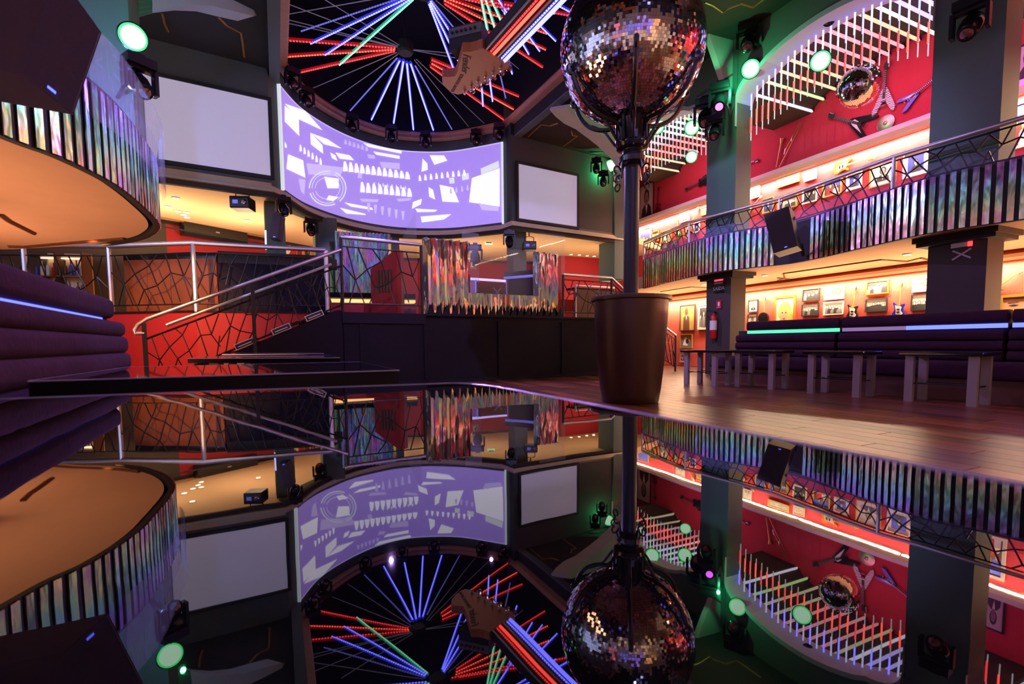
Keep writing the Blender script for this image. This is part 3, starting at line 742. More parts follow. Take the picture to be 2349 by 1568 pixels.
# ------------------------------------------------------------------ railings with shattered-glass pattern
PAT = [(.0, .95, .12, .55), (.12, .55, .0, .2), (.12, .55, .27, .62), (.27, .62, .18, .05), (.27, .62, .33, 1.0), (.12, .55, .2, 1.0), (.27, .62, .44, .38), (.44, .38, .36, .0),
       (.44, .38, .52, .78), (.52, .78, .42, 1.0), (.52, .78, .63, 1.0), (.44, .38, .60, .30), (.60, .30, .52, .0), (.60, .30, .70, .62), (.52, .78, .70, .62), (.70, .62, .80, 1.0),
       (.70, .62, .84, .42), (.84, .42, .74, .0), (.84, .42, 1.0, .70), (.84, .42, .92, .0), (.84, .42, .93, 1.0), (.60, .30, .68, .0), (.0, .45, .06, .0)]
def railing(label, posts, h=1.0, r=.028, base=None, mats=('steel', 'steel'), inner=(.12, .88), web=True, flip=0, group='steel railings with shattered-glass web'):
    """posts: world points at the walking level"""
    t = thing('web_railing', label, 'railing', posts[0], group=group)
    tops = [Vector(p) + UP * h for p in posts]
    MB().tube(tops, r, 10).build('handrail', mats[0], t, world=True, smooth=True)
    for p in posts: MB().tube([Vector(p) - UP * .02, Vector(p) + UP * (h - .01)], r * .9, 8).build('post', mats[1], t, world=True, smooth=True)
    for i, (a, b) in enumerate(zip(posts, posts[1:])):
        a, b = Vector(a), Vector(b); P = lambda s, v: a.lerp(b, s) + UP * (h * (inner[0] + (inner[1] - inner[0]) * v))
        bar('rail_bar', P(0, 1), P(1, 1), .014, t); bar('rail_bar', P(0, 0), P(1, 0), .014, t)
        if web:
            n = max(1, round((b - a).length / 1.5))
            for k in range(n):
                for (s0, v0, s1, v1) in PAT:
                    if (i + k + flip) % 2: s0, s1 = 1 - s0, 1 - s1
                    if (i + k + flip) % 3 == 2: v0, v1 = 1 - v0, 1 - v1
                    bar('web_bar', P((k + s0) / n, v0), P((k + s1) / n, v1), .012, t)
    return t
# right balcony rail follows the front curve
rp = [p for p in RB if 5.0 < p.y < 14.4]
rp = resample(rp, 2.35)
railing('long steel balcony rail with black web bars above the right strips', [p + Vector((.16, .07, 0)) + UP * 2.75 for p in rp], 1.0, .034, inner=(.47, .93), group=None)

# ------------------------------------------------------------------ stage
S0 = Vector((-1.68, 9.70, 0)); SN = Vector((.491, -.871, 0)); SX = Vector((.871, .491, 0)); ZS = 1.40
def SP(s, d=0.0, z=0.0): return S0 + SX * s - SN * d + UP * z     # s along the front, d back from it
def spx(x, y=730):
    return (onp(x, y, S0, SX) - S0).dot(SX)
def spd(x, d, y=690):      # position along the stage of pixel column x on a plane d behind the front
    return (onp(x, y, SP(0, d), SX) - SP(0, d)).dot(SX)
sL, sR = spx(785), 4.6
stg = thing('stage', 'black panelled stage platform in front of the curved screen', 'stage', SP(0))
MB().prism([SP(sL, .03), SP(sR, .03), SP(sR, 6.4), SP(.4, 6.4), SP(sL, 1.55)], (0, 0, ZS)).build('platform', 'stageblk', stg, world=True)
edges = [sL, spx(828), spx(975), spx(1145), spx(1290), sR]
for a, b in zip(edges, edges[1:]):
    MB().obox(SP((a + b) / 2, .01, .64), SX * ((b - a) / 2 - .02), SN * .012, UP * .60).build('front_panel', 'stageblk', stg, world=True)
    MB().obox(SP(b, -.005, .66), SX * .035, SN * .02, UP * .62).build('batten', 'stageblk', stg, world=True)
MB().obox(SP((sL + spx(975)) / 2, -.015, 1.30), SX * ((spx(975) - sL) / 2), SN * .025, UP * .10).build('fascia', 'blackpanel', stg, world=True)
MB().obox(SP((spx(975) + sR) / 2, -.01, 1.385), SX * ((sR - spx(975)) / 2), SN * .03, UP * .02).build('nosing', 'blackpanel', stg, world=True)
MB().obox(SP((sL + sR) / 2, -.005, .04), SX * ((sR - sL) / 2), SN * .02, UP * .04).build('kickboard', 'blackpanel', stg, world=True)

# stairs running down to the left along the stage front
sB = sL - 3.0; sF = sB
ns = 8
st = thing('staircase', 'black stairs with red side wall leading up to the stage', 'stairs', SP(sF))
for k in range(ns):
    a = sL - 3.0 * (1 - k / ns); z = ZS * (k + 1) / ns - .02
    MB().obox(SP(a + 1.5 / ns, .66, z), SX * (1.5 / ns + .02), SN * .60, UP * .02).build('tread', 'blackpanel', st, world=True)
    MB().obox(SP(a + .01, .66, z - ZS / ns / 2), SX * .012, SN * .60, UP * (ZS / ns / 2)).build('riser', 'redpaint', st, world=True)
str_ = [SP(sL, .0, ZS + .03), SP(sL - .1, 0, ZS + .03), SP(sB - .1, 0, .10), SP(sB - .1, 0, 0), SP(sL, 0, 0)]
MB().prism(str_, -SN * .06).build('stringer', 'stageblk', st, world=True)
for px in (560, 645, 722):
    s = spx(px, 760); z = ZS + .03 - (sL - .1 - s) * (ZS - .07) / 3.0 + .06
    d = (SX * 3.0 + UP * (ZS - .07)).normalized(); n2 = d.cross(SN)
    if n2.z < 0: n2 = -n2
    mk = thing('step_marker', {560: 'lowest white-outlined black marker on the stairs', 645: 'middle white-outlined black marker on the stairs', 722: 'highest white-outlined black marker on the stairs'}[px], 'step marker', SP(s, -.01, z), group='stair markers')
    MB().obox(SP(s, -.02, z), d * .16, n2 * .05, SN * .008).build('border', 'white', mk, world=True)
    MB().obox(SP(s, -.03, z), d * .145, n2 * .038, SN * .008).build('plate', 'black', mk, world=True)
    MB().obox(SP(s, -.04, z - .008), d * .11, n2 * .007, SN * .004).build('light_slot', 'white', mk, world=True)
# stair rail: two sloping tubes, black posts, web
sr = thing('stair_railing', 'sloping double stair rail with web bars, left of the stage', 'railing', SP(sB))
P0, P1 = SP(sL + .02, .0, ZS), SP(sB + .05, 0, .10)
rt = lambda t, h: P0.lerp(P1, t) + UP * h
end = rt(1.0, 1.10)
MB().tube([rt(0, 1.13), rt(.98, 1.10), rt(1.02, 1.06), rt(1.035, 1.0), rt(1.03, .94), rt(.995, .90)], .032, 10).build('handrail', 'steel', sr, world=True, smooth=True)
MB().tube([rt(.06, .93), rt(.90, .90)], .026, 8).build('lower_handrail', 'steel', sr, world=True, smooth=True)
bar('rail_bar', rt(0, .84), rt(.99, .80), .016, sr); bar('rail_bar', rt(0, .14), rt(.99, .10), .016, sr)
for t in (.995, .49): MB().obox(rt(t, .45), SX * .028, SN * .028, UP * .60).build('post', 'blackm', sr, world=True)
for k in range(3):
    for (s0, v0, s1, v1) in PAT:
        if k % 2: v0, v1 = 1 - v0, 1 - v1
        bar('web_bar', rt((k + s0) / 3 * .99, .10 + .72 * v0), rt((k + s1) / 3 * .99, .10 + .72 * v1), .009, sr)

# stage railings
railing('steel stage rail between the stairs and the mirrored booth', [SP(sL + .02, .02, ZS), SP(spx(970), .02, ZS)], 1.36, .034, mats=('steel', 'blackm'), flip=1)
railing('short steel stage rail between the mirrored booth and the pot', [SP(spx(1294), .04, ZS), SP(spx(1405), .04, ZS)], 1.0, .034, mats=('steel', 'blackm'))
railing('steel stair rail going down behind the pot', [SP(spx(1405), .04, ZS), SP(spx(1405) + 1.6, .04, .35), SP(spx(1405) + 2.3, .04, -.02)], 1.0, .03, mats=('steel', 'blackm'), flip=1)

# mirrored accordion booth on the stage edge
bo = thing('mirror_booth', 'accordion booth of mirror foil panels on the stage edge', 'booth', SP(spx(975), 0, ZS))
N = 19; s0, s1 = spx(978), spx(1290)
for k in range(N):
    a, b = s0 + (s1 - s0) * k / N, s0 + (s1 - s0) * (k + 1) / N; m = a + (b - a) * .36
    zt = 2.93 if k < 6 else (1.88 if k < 15 else 2.86)
    for (pa, da, pb_, db) in ((a, .16, m, .02), (m, .02, b, .16)):
        p, q = SP(pa, da), SP(pb_, db)
        MB().prism([p + UP * ZS, q + UP * ZS, q + UP * zt, p + UP * zt], -SN * .008).build('mirror_panel', 'mirror', bo, world=True)
    MB().prism([SP(a + .01, .012, ZS), SP(b, .012, ZS), SP(b - .03, .012, ZS + .24)], -SN * .006).build('wedge', 'blackpanel', bo, world=True)
for px in (1057, 1228):
    MB().obox(SP(spd(px, .25), .25, 2.15), SX * .02, SN * .02, UP * .75).build('frame_post', 'blackm', bo, world=True)
for (pa, pb2, d, z0, z1, lab) in ((1060, 1226, .22, 1.88, 2.90, 'large clear pane between the two mirrored booth towers'),
                          (1062, 1100, .6, 2.2, 3.25, 'tall clear screen pane behind the left booth tower'), (1236, 1296, .27, 2.0, 3.35, 'clear pane rising behind the right booth tower')):
    g = MB().obox(SP((spd(pa, d) + spd(pb2, d)) / 2, d, (z0 + z1) / 2), SX * ((spd(pb2, d) - spd(pa, d)) / 2), SN * .006, UP * ((z1 - z0) / 2)).build('glass_screen', 'glass')
    tag(g, lab, 'glass screen')
g = MB().prism([SP(spx(962), .1, ZS), SP(spx(962) - .05, 1.0, ZS), SP(spx(962) - .05, 1.0, 3.0), SP(spx(962), .1, 3.42)], SX * .012).build('glass_screen', 'glass')
tag(g, 'pointed glass pane standing beside the stage rail', 'glass screen')
# black console behind the booth with violet edge light
cs = thing('console_desk', 'black angled console desk with violet-lit edge inside the booth', 'desk', SP(spd(1195, 1.0), 1.0, ZS))
MB().prism([SP(spd(1166, 1.1), 1.1, ZS), SP(spd(1228, .45), .45, ZS), SP(spd(1238, 1.6), 1.6, ZS), SP(spd(1175, 1.8), 1.8, ZS)], (0, 0, 1.02)).build('cabinet', 'blackpanel', cs, world=True)
MB().prism([SP(spd(1156, 1.1), 1.1, 2.42), SP(spd(1229, .40), .40, 2.42), SP(spd(1240, 1.7), 1.7, 2.42), SP(spd(1170, 1.9), 1.9, 2.42)], (0, 0, .10)).build('worktop', 'blackg', cs, world=True)
MB().tube([SP(spd(1157, 1.08), 1.08, 2.38), SP(spd(1228, .40), .40, 2.38)], .03, 6).build('edge_light', 'ledBd', cs, world=True)
# back rail with violet tubes seen through the booth
rl = thing('neon_rail', 'violet-lit rail and posts behind the booth glass', 'rail', SP(spx(1100), 3.2, ZS))
za = 2.62
MB().tube([SP(spd(1062, 3.2), 3.2, za), SP(spd(1160, 3.2), 3.2, za)], .035, 8).build('top_rail', 'tubeV', rl, world=True)
for s in (spd(1062, 3.2), spd(1092, 3.2), spd(1098, 3.2), spd(1160, 3.2)): MB().tube([SP(s, 3.2, ZS), SP(s, 3.2, za)], .03, 8).build('post', 'ledBd', rl, world=True)
for s in np.linspace(spd(1064, 3.2), spd(1090, 3.2), 9): MB().tube([SP(s, 3.21, ZS + .1), SP(s, 3.21, za - .04)], .008, 5).build('baluster', 'ledBd', rl, world=True)
xt = thing('tape_cross', 'white tape cross on the red panel behind the booth', 'tape mark', SP(spd(1141, 2.0), 2.0, 1.95))
for sg in (1, -1): MB().obox(SP(spd(1141, 2.0), 2.0, 2.14), (SX + UP * sg).normalized() * .16, (SX - UP * sg).normalized() * .018, SN * .006).build('tape_strip', 'xtape', xt, world=True)
rpn = MB().obox(SP(spd(1128, 2.1), 2.1, 1.9), SX * .42, SN * .03, UP * .5).build('red_panel', 'redpaint'); tag(rpn, 'low red panel standing behind the console inside the booth', 'panel')
# red side box (stage left), mirrored foil curtain behind the stage
rb = thing('red_booth_wall', 'red angled booth wall with dark slats left of the glass pane', 'booth', SP(spx(940), 2.0, ZS))
a_, b_2 = SP(spx(915), 2.2, ZS), SP(spx(965), 1.6, ZS)
MB().prism([a_, b_2, b_2 + UP * 1.55, a_ + UP * 1.15], (.1, .3, 0)).build('panel', 'redpaint', rb, world=True)
for k in range(5):
    t = .25 + .12 * k; p = a_.lerp(b_2, t) - SN * (-.02)
    MB().obox(p + UP * .85, (b_2 - a_).normalized() * .03, SN * .02, UP * .25).build('slat', 'brown', rb, world=True)
fc0, fc1 = at(768, 600, 12.2), at(897, 600, 12.6)
fc = thing('foil_curtain', 'zigzag curtain of coloured mirror foil on the wall behind the stage rail', 'foil panel', Vector((fc0.x, fc0.y, 2.0)))
n = 15
for k in range(n):
    p, q = Vector((*fc0.lerp(fc1, k / n)[:2], 0)), Vector((*fc0.lerp(fc1, (k + 1) / n)[:2], 0)); m = p.lerp(q, .5) + Vector((.02, -.12, 0))
    for (c, d) in ((p, m), (m, q)): MB().prism([c + UP * 2.12, d + UP * 2.12, d + UP * 3.62, c + UP * 3.62], (.0, .01, 0)).build('foil_fold', 'foilc', fc, world=True)
fb = thing('back_ledge', 'ledge with a glowing warm line under the foil curtain', 'ledge', Vector((fc0.x, fc0.y, 1.4)))
d_ = (Vector((fc1.x, fc1.y, 0)) - Vector((fc0.x, fc0.y, 0)))
cc = Vector(((fc0.x + fc1.x) / 2, (fc0.y + fc1.y) / 2, 0)) + Vector((.15, -.25, 0)) + d_ * .1
MB().obox(cc + UP * 1.62, d_ * .75, Vector((-d_.y, d_.x, 0)).normalized() * .25, UP * .20).build('body', 'pred', fb, world=True)
MB().obox(cc + UP * 1.88, d_ * .75, Vector((-d_.y, d_.x, 0)).normalized() * .22, UP * .03).build('glow_line', 'warmline', fb, world=True)
MB().obox(cc + UP * 2.0, d_ * .75, Vector((-d_.y, d_.x, 0)).normalized() * .25, UP * .06).build('top', 'blackpanel', fb, world=True)
# columns under the mezzanine
for i, (x0, x1, y, Y) in enumerate(((597, 642, 500, 10.95), (713, 765, 560, 12.4), (893, 912, 600, 14.2), (1166, 1204, 570, 13.9))):
    p0, p1 = at(x0, y, Y), at(x1, y, Y); c = (p0 + p1) / 2; h = (p1.x - p0.x) / 2
    struct(MB().obox(Vector((c.x, c.y + .2, 2.7)), SX * h * .92, SN * h * .8, UP * 1.32).build('column_stage', 'colm'))

# ------------------------------------------------------------------ terrace on the left
ZT = 1.50
TA, TB, TC = atz(450, 712, ZT), atz(752, 716, ZT), atz(258, 716, ZT)
TD = Vector((-11.0, 9.6, ZT))
tp = thing('terrace', 'raised terrace with a red front wall behind the stairs', 'platform', Vector((TA.x, TA.y, 0)))
MB().prism([Vector((p.x, p.y, 0)) for p in (TD, TC, TA, TB, Vector((-4.5, 15.2, 0)), Vector((-6.3, 15.6, 0)), Vector((-8.7, 12.2, 0)), Vector((-10.6, 9.7, 0)))], (0, 0, ZT)).build('base', 'redpaint', tp, world=True)
MB().prism([Vector((p.x, p.y - .04, ZT - .03)) for p in (TD, TC, TA, TB)] + [Vector((TB.x, TB.y + .3, ZT - .03)), Vector((TD.x, TD.y + .3, ZT - .03))], (0, 0, .035)).build('edge_board', 'blackpanel', tp, world=True)
railing('steel terrace rail in front of the wooden bar, bent at the corner', [Vector(TD), TC.lerp(TD, .55), TC, TA, TB], 1.32, .05, mats=('steel', 'steel'), inner=(.10, .86), flip=1)
bk = Vector((-.1, .45, 0))
bw = thing('bar_counter', 'wooden bar counter behind the terrace rail', 'bar counter', TC + bk)
w0, w1 = TC.lerp(TA, .02) + bk, TA + bk + (TB - TA) * .10
for k in range(4):
    a, b = w0.lerp(w1, k / 4), w0.lerp(w1, (k + .985) / 4)
    MB().prism([a, b, b + UP * 1.12, a + UP * 1.12], (0, .05, 0)).build('wood_panel', 'woodpanel', bw, world=True)
MB().prism([w0 + UP * 1.12, w1 + UP * 1.12, w1 + UP * 1.12 + Vector((0, .7, 0)), w0 + UP * 1.12 + Vector((0, .7, 0))], (0, 0, .12)).build('counter_top', 'blackg', bw, world=True)
pn = thing('black_counter', 'black counter panel between the wooden bar and the stairs', 'bar counter', TB + bk)
w2, w3 = TA + bk + (TB - TA) * .11, TB + bk * .9
for k in range(2):
    a, b = w2.lerp(w3, k / 2), w2.lerp(w3, (k + .99) / 2)
    MB().prism([a, b, b + UP * 1.02, a + UP * 1.02], (0, .05, 0)).build('panel', 'blackpanel', pn, world=True)
MB().prism([w2 + UP * 1.03, w3 + UP * 1.03, w3 + UP * 1.03 + Vector((0, .5, 0)), w2 + UP * 1.03 + Vector((0, .5, 0))], (0, 0, .24)).build('counter_top', 'black', pn, world=True)
# back-bar shelves with bottles, left of the wooden bar
sh = thing('bottle_shelf', 'lit back-bar shelf unit behind the terrace rail', 'shelf', Vector((-9.2, 10.4, ZT)))
h0, h1 = at(85, 600, 10.6), at(207, 600, 10.8)
h0 = Vector((h0.x, h0.y, ZT)); h1 = Vector((h1.x, h1.y, ZT)); hv = (h1 - h0)
MB().prism([h0, h1, h1 + UP * 1.35, h0 + UP * 1.35], (0, .06, 0)).build('back_panel', 'cream', sh, world=True)
for z in (.42, .82, 1.25): MB().prism([h0 + UP * z, h1 + UP * z, h1 + UP * z + Vector((0, -.22, 0)), h0 + UP * z + Vector((0, -.22, 0))], (0, 0, .025)).build('shelf_board', 'woodpanel', sh, world=True)
for t in (0, .5, 1): MB().obox(h0.lerp(h1, t) + UP * .68 + Vector((0, -.1, 0)), (.015, 0, 0), (0, .12, 0), UP * .67).build('upright', 'brown', sh, world=True)
MB().prism([h0 + UP * 1.24 + Vector((0, -.05, 0)), h1 + UP * 1.24 + Vector((0, -.05, 0)), h1 + UP * 1.24 + Vector((0, -.08, 0)), h0 + UP * 1.24 + Vector((0, -.08, 0))], (0, 0, -.02)).build('shelf_light', 'warmled', sh, world=True)
bcol = ['pred', 'ggreen', 'pblue', 'sunburst', 'gwhite', 'brown', 'glass']
bpro = [(.032, 0), (.036, .01), (.036, .15), (.03, .19), (.013, .22), (.012, .29), (.016, .295), (.016, .31)]
names = ['red', 'green', 'blue', 'amber', 'white', 'brown', 'clear']
bmesh_ = {}
bn = 0
for z, row in ((.445, 'middle'), (.845, 'upper')):
    for k in range(9):
        ci = random.randrange(7); key = bcol[ci]
        if key not in bmesh_: bmesh_[key] = MB().lathe(bpro, (0, 0, 0), 10).mesh('bottle', key, True)
        o = bpy.data.objects.new('bottle', bmesh_[key]); COL.objects.link(o)
        o.location = h0.lerp(h1, .07 + .107 * k) + UP * z + Vector((0, -.11, 0)); o.scale = (1, 1, .8 + .35 * random.random())
        tag(o, '%s bottle, %s from the left on the %s back-bar shelf' % (names[ci], ('first', 'second', 'third', 'fourth', 'fifth', 'sixth', 'seventh', 'eighth', 'ninth')[k], row), 'bottle', 'bottles on the %s back-bar shelf' % row)
ORD = ['first', 'second', 'third', 'fourth', 'fifth', 'sixth', 'seventh', 'eighth', 'ninth', 'tenth', 'eleventh', 'twelfth', 'thirteenth', 'fourteenth', 'fifteenth', 'sixteenth', 'seventeenth', 'eighteenth', 'nineteenth', 'twentieth', 'twenty-first', 'twenty-second', 'twenty-third', 'twenty-fourth', 'twenty-fifth']

# ------------------------------------------------------------------ screens
def flat_screen(label, L, R, z0, z1):
    """L, R ground points on the stage wall"""
    L, R = Vector((L[0], L[1], 0)), Vector((R[0], R[1], 0)); d = (R - L).normalized(); n = Vector((d.y, -d.x, 0)); w = (R - L).length
    t = thing('projection_screen', label, 'screen', mtx=frame((L + R) / 2 + UP * (z0 + z1) / 2 + n * .02, d, n), group='flat projection screens')
    h = z1 - z0
    MB().box(-w / 2, w / 2, -h / 2, h / 2, 0, .03).build('screen_surface', 'screen', t)
    b = .07
    for (x0, x1, y0, y1) in ((-w / 2 - b, w / 2 + b, h / 2, h / 2 + b), (-w / 2 - b, w / 2 + b, -h / 2 - b, -h / 2), (-w / 2 - b, -w / 2, -h / 2, h / 2), (w / 2, w / 2 + b, -h / 2, h / 2)):
        MB().box(x0, x1, y0, y1, 0, .055).build('frame_bar', 'black', t)
a, b = onp(352, 270, WL1, SD), onp(616, 300, WL1, SD)
flat_screen('flat white screen with a black border, left of the curved screen', onp(332, 300, WL1, SD), b, 4.33, 5.85)
flat_screen('smaller-looking flat white screen with a black border, right of the curved screen', onp(1187, 430, WR0, SD), onp(1321, 450, WR0, SD), 4.22, 5.68)
cs_ = thing('curved_screen', 'curved screen in the apse showing a violet projection of bottle rows', 'screen', Vector((ARC[20].x, ARC[20].y, 4.2)))
scv = catmull(ARC, 2)
mb = MB()
for p, q in zip(scv, scv[1:]): mb.face([p + UP * 4.22, q + UP * 4.22, q + UP * 6.40, p + UP * 6.40])
mb.build('screen_surface', 'proj', cs_, world=True)
for p in (ARC[0], ARC[-1]): MB().obox(Vector((p.x, p.y, 5.30)), (.03, 0, 0), (0, .03, 0), UP * 1.12).build('side_rail', 'projg', cs_, world=True)
MB().wall(scv, 6.395, 6.43, .02).build('top_hem', 'proj2', cs_, world=True)
def on_screen(x, y, k=.012):
    r = ray(x, y); best = None
    for p, q in zip(scv, scv[1:]):
        d = q - p; n = Vector((d.y, -d.x, 0)); den = r.dot(n)
        if abs(den) < 1e-9: continue
        t = (p - CAM0).dot(n) / den; X = CAM0 + r * t; s = (Vector((X.x, X.y, 0)) - p).dot(d) / d.dot(d)
        if t > 0 and -.02 <= s <= 1.02 and (best is None or t > best[0]): best = (t, X + n.normalized() * k)
    return best[1] if best else None

def shape(pts, m='projw', k=.012, div=6):
    P = [(600 + x / 3.915, 180 + y / 3.915) for x, y in pts]
    if len(P) == 3: P = P + [P[2]]
    a, b, c, d = [Vector((*p, 0)) for p in P]
    G_ = [[on_screen(*(a.lerp(b, i / div)).lerp(d.lerp(c, i / div), j / 2)[:2], k) for i in range(div + 1)] for j in range(3)]
    mb = MB()
    for j in range(2):
        for i in range(div):
            q = [G_[j][i], G_[j][i + 1], G_[j + 1][i + 1], G_[j + 1][i]]
            if all(v is not None for v in q): mb.face(q)
    if mb.f: mb.build('projected_shape', m, cs_, world=True)
def bottle_shape(x, y, w, h, m='projw', inv=False):
    if inv: shape([(x - w * .5, y), (x + w * .5, y), (x + w * .2, y + h), (x - w * .2, y + h)], m, .014, 1)
    else:
        shape([(x - w * .18, y), (x + w * .18, y), (x + w * .5, y + h * .5), (x - w * .3, y + h * .5)], m, .014, 1)
        shape([(x - w * .3, y + h * .5), (x + w * .5, y + h * .5), (x + w * .6, y + h), (x - w * .35, y + h)], m, .014, 1)
for s in ([(205, 245), (330, 350), (335, 515), (205, 385)], [(205, 225), (390, 290), (545, 465), (320, 360)], [(435, 485), (545, 600), (550, 675), (440, 590)], [(440, 490), (590, 545), (720, 630), (560, 590)],
          [(615, 665), (660, 690), (680, 740), (630, 715)], [(660, 665), (790, 690), (830, 735), (700, 720)], [(235, 680), (370, 735), (390, 890), (220, 810)], [(910, 580), (1260, 650), (1255, 675), (960, 615)],
          [(1000, 655), (1240, 695), (1240, 722), (1030, 685)], [(1510, 690), (1640, 692), (1668, 738), (1552, 775)], [(1447, 720), (1490, 765), (1492, 820), (1436, 838)], [(1890, 895), (2140, 805), (2140, 1150), (1865, 1110)],
          [(1600, 955), (1720, 980), (1775, 1112), (1625, 1105)], [(1500, 975), (1540, 1000), (1560, 1088), (1505, 1060)], [(700, 1160), (930, 1215), (935, 1226), (760, 1212)], [(740, 1112), (990, 1160), (1000, 1180), (800, 1150)],
          [(1380, 1168), (1580, 1180), (1560, 1196), (1400, 1200)], [(1430, 1240), (1705, 1218), (1640, 1265), (1440, 1292)], [(1360, 1110), (1440, 1080), (1430, 1130), (1350, 1170)], [(205, 565), (222, 600), (222, 622), (205, 618)],
          [(560, 880), (690, 900), (690, 985), (590, 985)], [(600, 1050), (690, 1065), (640, 1100), (580, 1090)]): shape(s)
for s in ([(1060, 750), (1240, 760), (1240, 815), (1080, 800)], [(870, 830), (900, 850), (900, 900), (860, 890)], [(330, 900), (390, 910), (380, 1040), (350, 1010)], [(400, 760), (740, 800), (700, 880), (420, 860)],
          [(1210, 1080), (1350, 1075), (1330, 1095), (1230, 1105)], [(950, 680), (1010, 690), (1020, 720), (960, 715)], [(880, 1080), (1050, 1085), (1040, 1110), (900, 1105)], [(1950, 1115), (2130, 1150), (2130, 1190), (1980, 1180)]): shape(s, 'proj2')
for s in ([(1685, 895), (1730, 890), (1735, 940), (1690, 945)], [(1800, 860), (1860, 850), (1866, 902), (1805, 915)], [(1970, 810), (2130, 740), (2135, 800), (1975, 862)]): shape(s, 'projg', .013)
for k in range(12): bottle_shape(745 + 51 * k, 745 + 8.5 * k, 46, 88 - 2 * k)
for k in range(9): bottle_shape(900 + 53 * k, 930 + 7 * k, 46, 92 - 2 * k)
for k in range(6): bottle_shape(345 + 36 * k, 595 + 24 * k, 22, 58)
for k in range(9): bottle_shape(1420 + 50 * k, 868 - 6 * k, 26, 52)
for k in range(4): bottle_shape(1700 + 50 * k, 985 - 10 * k, 22, 50, 'proj2')
for k in range(6): bottle_shape(960 + 62 * k, 1120 + 14 * k, 30, 78, 'proj2', True)
for k in range(6): bottle_shape(750 + 38 * k, 550 + 12 * k, 26, 40, 'proj2')
for k in range(8): bottle_shape(1010 + 40 * k, 930 + 5 * k, 16, 30, 'projg')
for k in range(22):
    a0, a1 = 2 * math.pi * k / 22, 2 * math.pi * (k + 1) / 22
    for rx, ry, w in ((160, 150, 10), (138, 132, 5), (110, 96, 4)):
        if k % 7 == 3: continue
        f = lambda a, r0, r1: (590 + r0 * math.cos(a), 985 + r1 * math.sin(a))
        shape([f(a0, rx, ry), f(a1, rx, ry), f(a1, rx + w, ry + w), f(a0, rx + w, ry + w)], 'projg', .015, 2)

# ------------------------------------------------------------------ light fixtures
def moving_head(label, mtx, lens='chrome', group='moving-head spotlights'):
    """local: z up at the clamp, hangs below; head points along -y and down"""
    t = thing('moving_head', label, 'spotlight', mtx=mtx, group=group)
    MB().box(-.14, .14, -.10, .10, -.12, -.02).build('base', 'blackm', t)
    MB().obox((0, 0, .0), (.05, 0, 0), (0, .03, 0), (0, 0, .03)).build('clamp', 'blackm', t)
    y = MB(); y.box(-.15, .15, -.035, .035, -.15, -.12)
    for sx in (-1, 1): y.box(sx * .15 - .018, sx * .15 + .018, -.05, .05, -.38, -.12)
    y.build('yoke', 'blackm', t)
    ax = Vector((0, -.75, -.66)).normalized(); c = Vector((0, .03, -.30))
    h = MB().lathe([(.07, -.17), (.105, -.14), (.115, -.02), (.10, .10), (.085, .17), (.07, .175)], c, 16, ax).build('head', 'blackg', t, smooth=True)
    MB().lathe([(.060, .172), (.055, .185), (.02, .192)], c, 16, ax).build('lens', lens, h, smooth=True)
    return t
def face_to(P, tgt=(1.0, 5.0, 1.0)):
    d = Vector((tgt[0] - P[0], tgt[1] - P[1], 0)).normalized()
    return frame(P, Vector((-d.y, d.x, 0)), UP)
hd = [(655, 152, 'first moving head on the dome edge, above the curved screen corner'), (692, 198, 'second moving head along the dome edge'), (803, 262, 'third moving head along the dome edge'), (897, 288, 'fourth moving head on the dome edge with a flat top plate'),
      (978, 302, 'fifth moving head along the dome edge, lens facing out'), (1098, 297, 'sixth moving head along the dome edge'), (1153, 283, 'last moving head at the beam corner of the dome edge')]
for x, y, lab in hd:
    P = atz(x, y, 6.86); c = Vector((-2.4, 10.5, 0)); d = (c - Vector((P.x, P.y, 0))).normalized()
    moving_head(lab, face_to(Vector((P.x, P.y, 6.80)) + d * .16, (-1.0, 7.0, 0)))
def par(label, P, r, tgt=(.4, .6, .8), m='parG', L=.22):
    d = (Vector(tgt) - Vector(P)).normalized()
    t = thing('par_light', label, 'floodlight', mtx=frame(P, d.orthogonal(), d), group='round green floodlights')
    MB().lathe([(r * .5, -L), (r * .8, -L * .9), (r * 1.03, -L * .3), (r * 1.05, .0), (r * .99, .01)], (0, 0, 0), 28).build('housing', 'blackm', t, smooth=True)
    MB().lathe([(r * .99, .006), (r * .9, .02), (r * .8, .026)], (0, 0, 0), 28).build('lens_rim', m, t, smooth=True)
    MB().lathe([(r * .82, .0265), (r * .5, .036), (.01, .04)], (0, 0, 0), 28).build('lens', 'parC', t, smooth=True)
    return t
pars = [(305, 85, at(305, 85, 5.9), .145, 'big green floodlight on the left column above the balcony strips'), (1722, 158, G(-.80, -.55, 0), .185, 'green floodlight on the arch wall above the extinguisher column'),
        (1882, 140, G(-2.5, -.15, 0), .17, 'green floodlight hanging among the light tubes of the nearer arch'), (1587, 293, G(.95, -.3, 0), .175, 'upper green floodlight in the farther arch'),
        (1586, 360, G(1.2, .1, 0), .145, 'lower green floodlight in the farther arch'), (1400, 380, G(4.2, -.65, 0), .175, 'green floodlight on the far column beside the screen'), (1507, 290, G(2.3, -.2, 0), .2, 'green floodlight half hidden behind the mirror ball')]
for x, y, g, r, lab in pars:
    P = at(x, y, g.y); par(lab, P, r)
def lamp_bar(label, a, b):
    o = MB().tube([a, b], .022, 8).build('lighting_bar', 'blackm'); return tag(o, label, 'lighting bar')
lamp_bar('lighting bar reaching out from the left column under the green floodlight', at(318, 131, 5.9), Vector((-5.45, 6.9, at(318, 131, 5.9).z)))
lamp_bar('black lighting bar bolted to the near gallery column', at(1598, 222, 11.2), at(1682, 170, 10.7))
lamp_bar('lower black lighting bar on the near gallery column', at(1606, 275, 11.2), at(1665, 248, 10.8))
lamp_bar('black lighting bar on the far gallery column', at(1352, 350, 14.6), at(1400, 348, 14.7))
